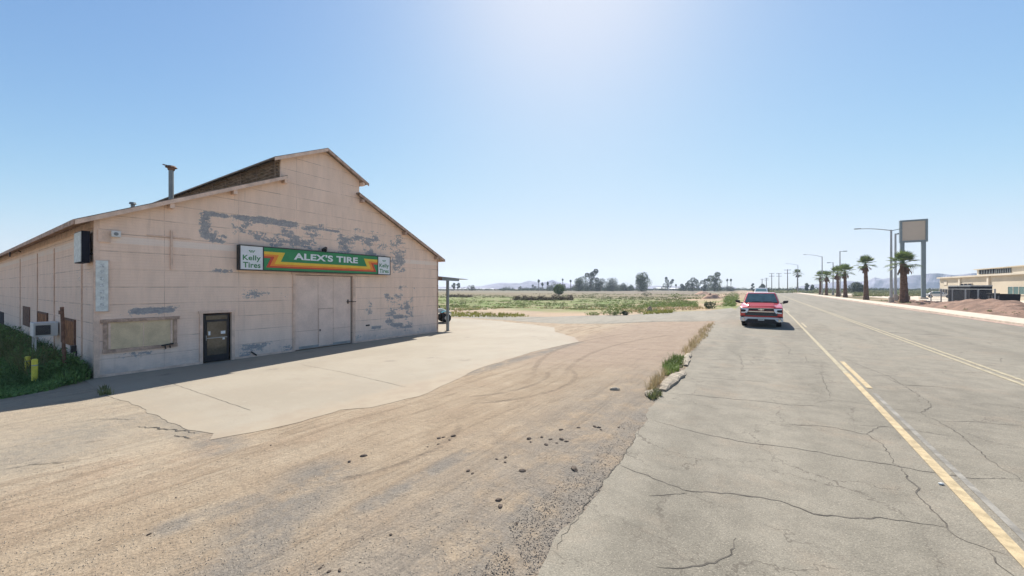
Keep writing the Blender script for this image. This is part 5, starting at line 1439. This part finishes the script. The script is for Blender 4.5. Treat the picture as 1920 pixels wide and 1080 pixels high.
for i in range(int(19.5 / .45) + 6):
    for s in (1, -1):
        ya = 66.5 + i * .45 - (2.0 if s > 0 else 0); yb = ya + (2.0 if s > 0 else 2.0)
        z0_, z1_ = (.1, 2.1) if s > 0 else (2.1, .1)
        if ya < 66.5: z0_ += (66.5 - ya) * (1 if s > 0 else -1); ya = 66.5
        if yb > 86: z1_ -= (yb - 86) * (1 if s > 0 else -1); yb = 86
        if yb > ya: mb.bar((22.4, ya, z0_), (22.4, yb, z1_), .004)
mb.build('wire_mesh', M['galv'], fn)
# dumpster
db = thing('dumpster', (24.0, 69.2, 0), 'dark navy open skip standing right of the container', 'dumpster')
mb = MB(); P8 = [(23.2, 67.8, 1.65), (23.2, 70.6, 1.65), (23.2, 70.3, .2), (23.2, 68.1, .2)]
mb.extr(P8, (.06, 0, 0)); mb.extr([(x + 1.5, y, z) for x, y, z in P8], (.06, 0, 0)); mb.extr([(23.26, 68.1, .2), (23.26, 70.3, .2), (24.7, 70.3, .2), (24.7, 68.1, .2)], (0, 0, .06))
mb.extr([(23.26, 67.8, 1.65), (24.7, 67.8, 1.65), (24.7, 68.1, .2), (23.26, 68.1, .2)], (0, .06, 0)); mb.extr([(23.26, 70.6, 1.65), (24.7, 70.6, 1.65), (24.7, 70.3, .2), (23.26, 70.3, .2)], (0, -.06, 0)); mb.build('body', M['navy'], db)
for y in (68.5, 69.2, 69.9): mb = MB(); mb.box(23.12, 23.197, y, y + .08, .25, 1.62); mb.build('rib', M['dark'], db)
mb = MB(); mb.box(23.10, 23.197, 67.75, 70.65, 1.652, 1.75); mb.build('rim', M['dark'], db)
for x in (23.4, 24.5):
    for y in (68.4, 70.0): mb = MB(); mb.tube([(x - .06, y, .1), (x + .06, y, .1)], .1, 10); mb.build('wheel', M['black'], db)

# reddish spoil bank behind the sidewalk
mb = MB(); nx, ny = 26, 150; vs = []
for j in range(ny + 1):
    y = 44 + 48 * j / ny
    for i in range(nx + 1):
        x = 16.4 + 6.0 * i / nx; u = i / nx
        env = math.sin(math.pi * u) ** .8 * min(1, (y - 44) / 7) * min(1, (92 - y) / 10)
        H = .40 + .75 * math.exp(-((y - 59) / 7) ** 2) + .25 * mnoise.noise(Vector((x * .3, y * .22, 0)))
        z = env * max(.1, H) + env * (.28 * mnoise.noise(Vector((x * .9, y * .7, 3))) + .2 * mnoise.noise(Vector((x * 1.9, y * 1.5, 3)))) - .03
        vs.append((x, y, z))
mb.addv(vs, [(j * (nx + 1) + i, j * (nx + 1) + i + 1, (j + 1) * (nx + 1) + i + 1, (j + 1) * (nx + 1) + i) for j in range(ny) for i in range(nx)])
mb.build('dirt_bank', M['dirt'], kind='structure', smooth=True)
pts = [(random.uniform(16.6, 22), random.uniform(46, 88), .0) for _ in range(170)]
mb = MB()
for p in pts:
    n = 14; u = hemi(n); leaves(mb, u * np.array([.22, .22, .15]) + np.array((p[0], p[1], .25)), .12, .1)
mb.build('bank_scrub', M['olive'], kind='stuff', fix=False)

# ------------------------------------------------------------------ vehicles
def wheel_set(T, xs_, ys_, r, w, kind='wheel'):
    for x in xs_:
        for y in ys_:
            s = 1 if x > 0 else -1
            mb = MB(); mb.tube([(x - s * w, y, r), (x - s * w * .9, y, r), (x - s * .02, y, r), (x, y, r)], [r * .86, r, r, r * .86], 26)
            W = mb.build('wheel', M['black'], T, local=True)
            mb = MB(); mb.tube([(x + s * .003, y, r), (x + s * .02, y, r)], [r * .62, r * .5], 18)
            for k_ in range(6):
                a = k_ * math.pi / 3; mb.bar((x + s * .022, y, r), (x + s * .022, y + math.cos(a) * r * .58, r + math.sin(a) * r * .58), .07, .02, up=(1, 0, 0))
            mb.build('rim', M['rim'], W, local=True)
def vehicle_body(T, prof, half, paint, wheels, wr, tumble=.0, zt=1.0, taper=None, bevel=.05):
    """side outline (y, z) widened to the body; wheel arches cut in"""
    pr = []
    lo = [p for p in prof]
    pts = list(lo)
    # underside with arches from rear to front
    ys_ = sorted(wheels, reverse=True); zb = .34
    for wy in ys_:
        for k_ in range(0, 11):
            a = math.pi * k_ / 10; pts.append((wy + math.cos(a) * (wr + .09), max(zb, wr + math.sin(a) * (wr + .09))))
    bm = bmesh.new(); n = len(pts); rows = [-1, -.86, -.45, 0, .45, .86, 1]; V = []
    ymin = min(p[0] for p in pts)
    for rI in rows:
        row = []
        for (y, z) in pts:
            hw = half
            if taper: hw *= taper(y, z)
            yy = y
            if z > .3 and y < ymin + .6: yy += (abs(rI) ** 3) * .16 * (1 - (y - ymin) / .6)      # rounded nose in plan
            zz = z - (abs(rI) ** 4) * .035 * (1 if z > .95 else 0)
            row.append(bm.verts.new((rI * hw, yy, zz)))
        V.append(row)
    for a_, b_ in zip(V, V[1:]):
        for i in range(n):
            j = (i + 1) % n; bm.faces.new((a_[i], a_[j], b_[j], b_[i]))
    bm.faces.new(V[0]); bm.faces.new(list(reversed(V[-1])))
    bmesh.ops.recalc_face_normals(bm, faces=bm.faces)
    me = bpy.data.meshes.new('body'); bm.to_mesh(me); bm.free(); me.materials.append(paint)
    o = bpy.data.objects.new('body', me); COL.objects.link(o); o.parent = T
    b = o.modifiers.new('b', 'BEVEL'); b.width = bevel; b.segments = 3; b.limit_method = 'ANGLE'; b.angle_limit = R(30)
    for p_ in me.polygons: p_.use_smooth = True
    w = o.modifiers.new('w', 'WEIGHTED_NORMAL'); return o
def q4(mb, a, b, c, d, t=.012):
    """thin glass/trim panel through four points, thickened along its normal"""
    a, b, c, d = map(Vector, (a, b, c, d)); n = (b - a).cross(d - a).normalized() * t
    mb.addv([a, b, c, d, a + n, b + n, c + n, d + n], [(0, 3, 2, 1), (4, 5, 6, 7), (0, 1, 5, 4), (1, 2, 6, 5), (2, 3, 7, 6), (3, 0, 4, 7)])

def pickup(loc, rz, label):
    T = thing('pickup_truck', loc, label, 'pickup truck', rz=rz)
    def P(name, mb, m, par=T, **kw): return mb.build(name, m, par, local=True, **kw)
    red = M['paint_red']; hw = 1.07
    prof = [(.02, .62), (0, .75), (.0, 1.10), (.05, 1.19), (.18, 1.23), (.7, 1.32), (1.5, 1.41), (1.8, 1.42), (3.9, 1.38), (5.9, 1.33), (6.05, 1.25), (6.05, .60), (5.95, .45)]
    vehicle_body(T, prof, hw, red, (1.05, 4.75), .43, bevel=.045)
    # cab
    zb, zt = 1.38, 2.06; bw, tw = .97, .77
    F0, F1, B1, B0 = (1.66, zb), (2.36, zt - .03), (3.75, zt - .02), (4.05, zb)
    mb = MB(); vs = []
    outline = [(F0, bw), (F1, tw), ((2.7, zt), tw), ((3.4, zt), tw), (B1, tw), (B0, bw)]
    vs = [(s * w, y, z) for s in (-1, 1) for (y, z), w in outline]
    n = 6; mb.addv(vs, [tuple(range(n)), tuple(reversed(range(n, 2 * n)))] + [(i, i + n, (i + 1) % n + n, (i + 1) % n) for i in range(n)])
    P('cab', mb, red, bevel=.05)
    def onF(u, v, o=.012):       # windscreen plane
        y = F0[0] + (F1[0] - F0[0]) * v; z = F0[1] + (F1[1] - F0[1]) * v; w = bw + (tw - bw) * v; return (u * w, y - o, z + o * .6)
    mb = MB(); q4(mb, onF(-.90, .10), onF(.90, .10), onF(.89, .93), onF(-.89, .93)); P('windshield', mb, M['carglass'])
    mb = MB(); mb.bar(onF(-.5, .115, .035), onF(-.02, .16, .035), .02); mb.bar(onF(.1, .115, .035), onF(.6, .16, .035), .02); P('wiper', mb, M['dark'])
    mb = MB(); mb.bar(onF(-.93, .07, .02), onF(.93, .07, .02), .06, .03); P('cowl', mb, M['dark'])
    for s in (-1, 1):
        for (ya, yb, yc, yd) in ((2.0, 2.74, 2.72, 2.42), (2.80, 3.80, 3.62, 2.78)):
            z0, z1 = 1.46, 1.96; f = lambda z: bw + (tw - bw) * (z - zb) / (zt - zb) + .012
            mb = MB(); a = [(s * f(z0), ya, z0), (s * f(z0), yb, z0), (s * f(z1), yc, z1), (s * f(z1), yd, z1)]
            if s > 0: q4(mb, a[0], a[1], a[2], a[3])
            else: q4(mb, a[3], a[2], a[1], a[0])
            P('window', mb, M['carglass'])
        mb = MB(); mb.box(s * hw - .01, s * hw + .012, 1.66, 1.672, .5, 1.30); mb.box(s * hw - .01, s * hw + .012, 2.75, 2.762, .5, 1.30); P('door_line', mb, M['dark'])
        mb = MB(); mb.box(s * (hw + .004) - .015, s * (hw + .004) + .03, 2.5, 2.68, 1.12, 1.16); mb.box(s * (hw + .004) - .015, s * (hw + .004) + .03, 3.5, 3.68, 1.12, 1.16); P('handle', mb, M['chrome'])
        # towing mirror
        mb = MB(); mb.bar((s * .98, 1.78, 1.40), (s * 1.16, 1.70, 1.44), .06); mb.extr([(s * 1.12, 1.62, 1.36), (s * 1.38, 1.60, 1.44), (s * 1.40, 1.60, 1.58), (s * 1.14, 1.62, 1.56)], (0, .16, 0)); P('mirror', mb, M['dark'], bevel=.02)
        # headlamp: upper strip and C-shaped daytime light
        X = lambda v: s * v
        mb = MB(); mb.extr([(X(.66), -.03, 1.14), (X(1.03), .10, 1.14), (X(1.05), .10, .84), (X(.70), -.03, .84)], (0, .10, 0)); hl = P('headlight', mb, M['dark'])
        mb = MB(); mb.extr([(X(.62), -.055, 1.115), (X(1.02), .075, 1.125), (X(1.03), .075, 1.06), (X(.80), -.03, 1.05), (X(.76), -.045, .98), (X(.82), -.03, .92), (X(1.02), .075, .90), (X(1.0), .07, .84), (X(.74), -.045, .85), (X(.66), -.055, .93), (X(.64), -.055, 1.03)], (0, .03, 0)); P('lens', mb, M['lampw'], hl)
        mb = MB(); mb.extr([(X(.86), -.03, .50), (X(1.05), .12, .46), (X(1.05), .12, .34), (X(.84), -.03, .38)], (0, .06, 0)); P('fog_light_bezel', mb, M['chrome'])
        mb = MB(); mb.extr([(X(.86), -.01, .66), (X(1.06), .08, .66), (X(1.06), .08, .58), (X(.88), -.01, .58)], (0, .03, 0)); P('side_vent', mb, M['dark'])
    # hood bulges
    mb = MB(); mb.extr([(-.74, .20, 1.235), (-.64, .20, 1.265), (.64, .20, 1.265), (.74, .20, 1.235)], (0, 1.25, .165)); P('hood', mb, red, bevel=.03)
    # grille
    mb = MB(); mb.box(-.66, .66, -.035, .02, 1.00, 1.13); mb.box(-.80, .80, -.03, .02, .70, .90); g_ = P('grille', mb, M['dark'])
    mb = MB(); mb.box(-.64, .64, -.06, -.036, .915, .965); mb.box(-.62, .62, -.05, -.036, 1.125, 1.15); P('chrome_bar', mb, M['chrome'], g_)
    mb = MB()
    for i in range(3): mb.box(-.78, .78, -.045, -.032, .735 + i * .05, .745 + i * .05)
    P('grille_bars', mb, M['grey'], g_)
    mb = MB(); mb.extr([(-.17, -.075, 1.035), (-.13, -.075, 1.085), (-.05, -.075, 1.085), (-.05, -.075, 1.105), (.05, -.075, 1.105), (.05, -.075, 1.085), (.17, -.075, 1.085), (.13, -.075, 1.03), (.05, -.075, 1.03), (.05, -.075, 1.01), (-.05, -.075, 1.01), (-.05, -.075, 1.03)], (0, .03, 0)); P('emblem', mb, M['chrome'], g_)
    # bumper
    mb = MB(); pr_ = [(-1.08, .12, .60), (-.95, -.02, .585), (-.78, -.06, .62), (.78, -.06, .62), (.95, -.02, .585), (1.08, .12, .60), (1.08, .12, .38), (.90, -.0, .34), (.80, -.05, .36), (.66, -.06, .505), (-.66, -.06, .505), (-.80, -.05, .36), (-.90, .0, .34), (-1.08, .12, .38)]
    mb.extr(pr_, (0, .14, 0)); P('bumper', mb, M['paint_white'], bevel=.015)
    mb = MB(); mb.box(-.78, .78, .0, .12, .26, .50); P('lower_grille', mb, M['dark'])
    mb = MB(); mb.box(-.155, .155, -.085, -.065, .42, .575); pl = P('licence_plate', mb, M['faded'])
    mb = MB()
    for i in range(6): mb.box(-.115 + i * .04, -.09 + i * .04, -.088, -.0855, .465, .53)
    P('plate_characters', mb, M['grey'], pl)
    mb = MB(); mb.extr([(-.9, 4.15, 1.345), (.9, 4.15, 1.345), (.9, 5.9, 1.345), (-.9, 5.9, 1.345)], (0, 0, -.01)); P('bed', mb, M['dark'])
    mb = MB(); mb.box(-.7, .7, .3, 5.6, .28, .40); P('chassis', mb, M['dark'])
    wheel_set(T, (-1.02, 1.02), (1.05, 4.75), .43, .28)
    return T
p = G(1427, 616)
pickup((p[0], p[1] + .6, 0.006), 0, 'red pickup truck with chrome nose and towing mirrors coming along the road')

def car(loc, rz, label, paint, H=1.5, L=4.6, hw=.9, name='parked_car', cat='car', van=False):
    T = thing(name, loc, label, cat, rz=rz)
    def P(nm, mb, m, par=T, **kw): return mb.build(nm, m, par, local=True, **kw)
    bz = H * (.74 if van else .62)
    prof = [(.02, .40), (0, .62), (.06, bz - .12), (.9 if not van else .8, bz), (1.3, bz + .02), (L - .2, bz + .03), (L, bz - .15), (L, .5), (L - .05, .38)]
    vehicle_body(T, prof, hw, paint, (.85, L - .9), .33, bevel=.05)
    f0 = 1.15 if not van else .9; f1 = f0 + (.75 if not van else .7); b0 = L - .15 if van else L - .5; b1 = b0 - (.1 if van else .7); tw = hw * (.86 if van else .78)
    mb = MB(); ol = [((f0, bz), hw * .95), ((f1, H), tw), ((b1, H), tw), ((b0, bz), hw * .95)]
    mb.addv([(s * w, y, z) for s in (-1, 1) for (y, z), w in ol], [(0, 1, 2, 3), (7, 6, 5, 4)] + [(i, i + 4, (i + 1) % 4 + 4, (i + 1) % 4) for i in range(4)]); P('cabin', mb, paint, bevel=.05)
    mb = MB(); q4(mb, (-hw * .78, f0 + .06, bz + .07), (hw * .78, f0 + .06, bz + .07), (tw * .78, f1 - .16, H - .20), (-tw * .78, f1 - .16, H - .20), .05); P('windshield', mb, M['vanglass'] if van else M['carglass'])
    for s in (-1, 1):
        mb = MB(); a = [(s * hw * .95, f0 + .5, bz + .06), (s * hw * .95, b0 - .2, bz + .06), (s * (tw + .02), b1 - .1, H - .1), (s * (tw + .02), f1 + .12, H - .1)]
        q4(mb, *(a if s > 0 else a[::-1]), .02); P('side_window', mb, M['carglass'])
        mb = MB(); mb.box(min(s * hw * .98, s * (hw + .22)), max(s * hw * .98, s * (hw + .22)), f0 + .3, f0 + .42, bz + .02, bz + .2); P('mirror', mb, M['dark'], bevel=.02)
        mb = MB(); mb.box(min(s * hw * .6, s * hw * .93), max(s * hw * .6, s * hw * .93), -.03, .12, bz - .28, bz - .14); P('headlight', mb, M['lampw'])
        mb = MB(); mb.box(min(s * hw * .7, s * hw * .95), max(s * hw * .7, s * hw * .95), L - .05, L + .02, bz - .3, bz - .1); P('tail_light', mb, M['sred'])
    mb = MB(); mb.box(-hw * .5, hw * .5, -.02, .05, .5, bz - .2); P('grille', mb, M['dark'])
    wheel_set(T, (-hw + .03, hw - .03), (.85, L - .9), .33, .2)
    return T
p = ray(1427, 540); t = 64
car((p[0] * t, p[1] * t, .006), 0, 'white van following directly behind the red pickup', M['paint_white'], H=2.36, L=5.4, hw=1.0, name='van', cat='van', van=True)
p = G(1766, 559); car((p[0] + 3, p[1] + 4, .012), R(80), 'pale car parked far off left of the dark container', M['paint_white'])

# ------------------------------------------------------------------ haze, light, camera
hz = MB(); hz.box(-1600, 1600, -1600, 1600, -2.0, 75); 
m = bpy.data.materials.new('haze_air'); m.use_nodes = True; m.node_tree.nodes.clear()
o_ = m.node_tree.nodes.new('ShaderNodeOutputMaterial'); v_ = m.node_tree.nodes.new('ShaderNodeVolumePrincipled')
v_.inputs['Color'].default_value = (.66, .79, 1.0, 1); v_.inputs['Density'].default_value = .00022; v_.inputs['Anisotropy'].default_value = .35
m.node_tree.links.new(v_.outputs[0], o_.inputs['Volume'])
HAZE = hz.build('haze', m, kind='stuff')

SUN_EL, SUN_AZ = R(45), R(24)      # azimuth left of the road direction
sd_ = Vector((-math.sin(SUN_AZ) * math.cos(SUN_EL), math.cos(SUN_AZ) * math.cos(SUN_EL), math.sin(SUN_EL)))
L = bpy.data.lights.new('sun', 'SUN'); L.energy = 4.6; L.angle = R(.53); L.color = (1.0, .95, .87)
lo = bpy.data.objects.new('sun', L); COL.objects.link(lo); lo.rotation_euler = (-sd_).to_track_quat('-Z', 'Y').to_euler(); lo.location = (0, 0, 60)

W = bpy.data.worlds.new('World'); scene.world = W; W.use_nodes = True; nt = W.node_tree
bg = nt.nodes['Background']; sky = nt.nodes.new('ShaderNodeTexSky'); sky.sky_type = 'NISHITA'; sky.sun_disc = False
sky.sun_elevation = SUN_EL; sky.sun_rotation = -SUN_AZ; sky.air_density = 1.0; sky.dust_density = .42; sky.ozone_density = 4.0; sky.altitude = 0
# soft shoulder so that the horizon glow stays below clipping
sepc = nt.nodes.new('ShaderNodeSeparateColor'); cmb = nt.nodes.new('ShaderNodeCombineColor'); hs = nt.nodes.new('ShaderNodeHueSaturation'); hs.inputs['Saturation'].default_value = 1.07; nt.links.new(sky.outputs[0], hs.inputs['Color']); nt.links.new(hs.outputs[0], sepc.inputs[0])
SKY = .093
for i, mx_ in enumerate((.80, .86, .97)):
    m_ = mx_ / 2 ** .88 / SKY
    def mn(op, a, b):
        n = nt.nodes.new('ShaderNodeMath'); n.operation = op
        for q, v in enumerate((a, b)):
            if isinstance(v, bpy.types.NodeSocket): nt.links.new(v, n.inputs[q])
            else: n.inputs[q].default_value = v
        return n.outputs[0]
    c_ = sepc.outputs[i]; den = mn('POWER', mn('ADD', mn('POWER', mn('DIVIDE', c_, m_), 4.0), 1.0), .25)
    nt.links.new(mn('DIVIDE', c_, den), cmb.inputs[i])
nt.links.new(cmb.outputs[0], bg.inputs[0]); bg.inputs[1].default_value = SKY

cam = bpy.data.cameras.new('camera'); co = bpy.data.objects.new('camera', cam); COL.objects.link(co)
cam.sensor_width = 36; cam.lens = FP / 1920 * 36; cam.clip_start = .05; cam.clip_end = 12000
co.location = (0, 0, CAMH); co.rotation_euler = (R(90), 0, TH); scene.camera = co

scene.view_settings.view_transform = 'Standard'; scene.view_settings.look = 'None'; scene.view_settings.exposure = .88; scene.view_settings.gamma = 1
scene.render.engine = 'CYCLES'; scene.cycles.use_denoising = True; scene.cycles.max_bounces = 6; scene.cycles.volume_bounces = 1
scene.cycles.diffuse_bounces = 4; scene.cycles.transparent_max_bounces = 8
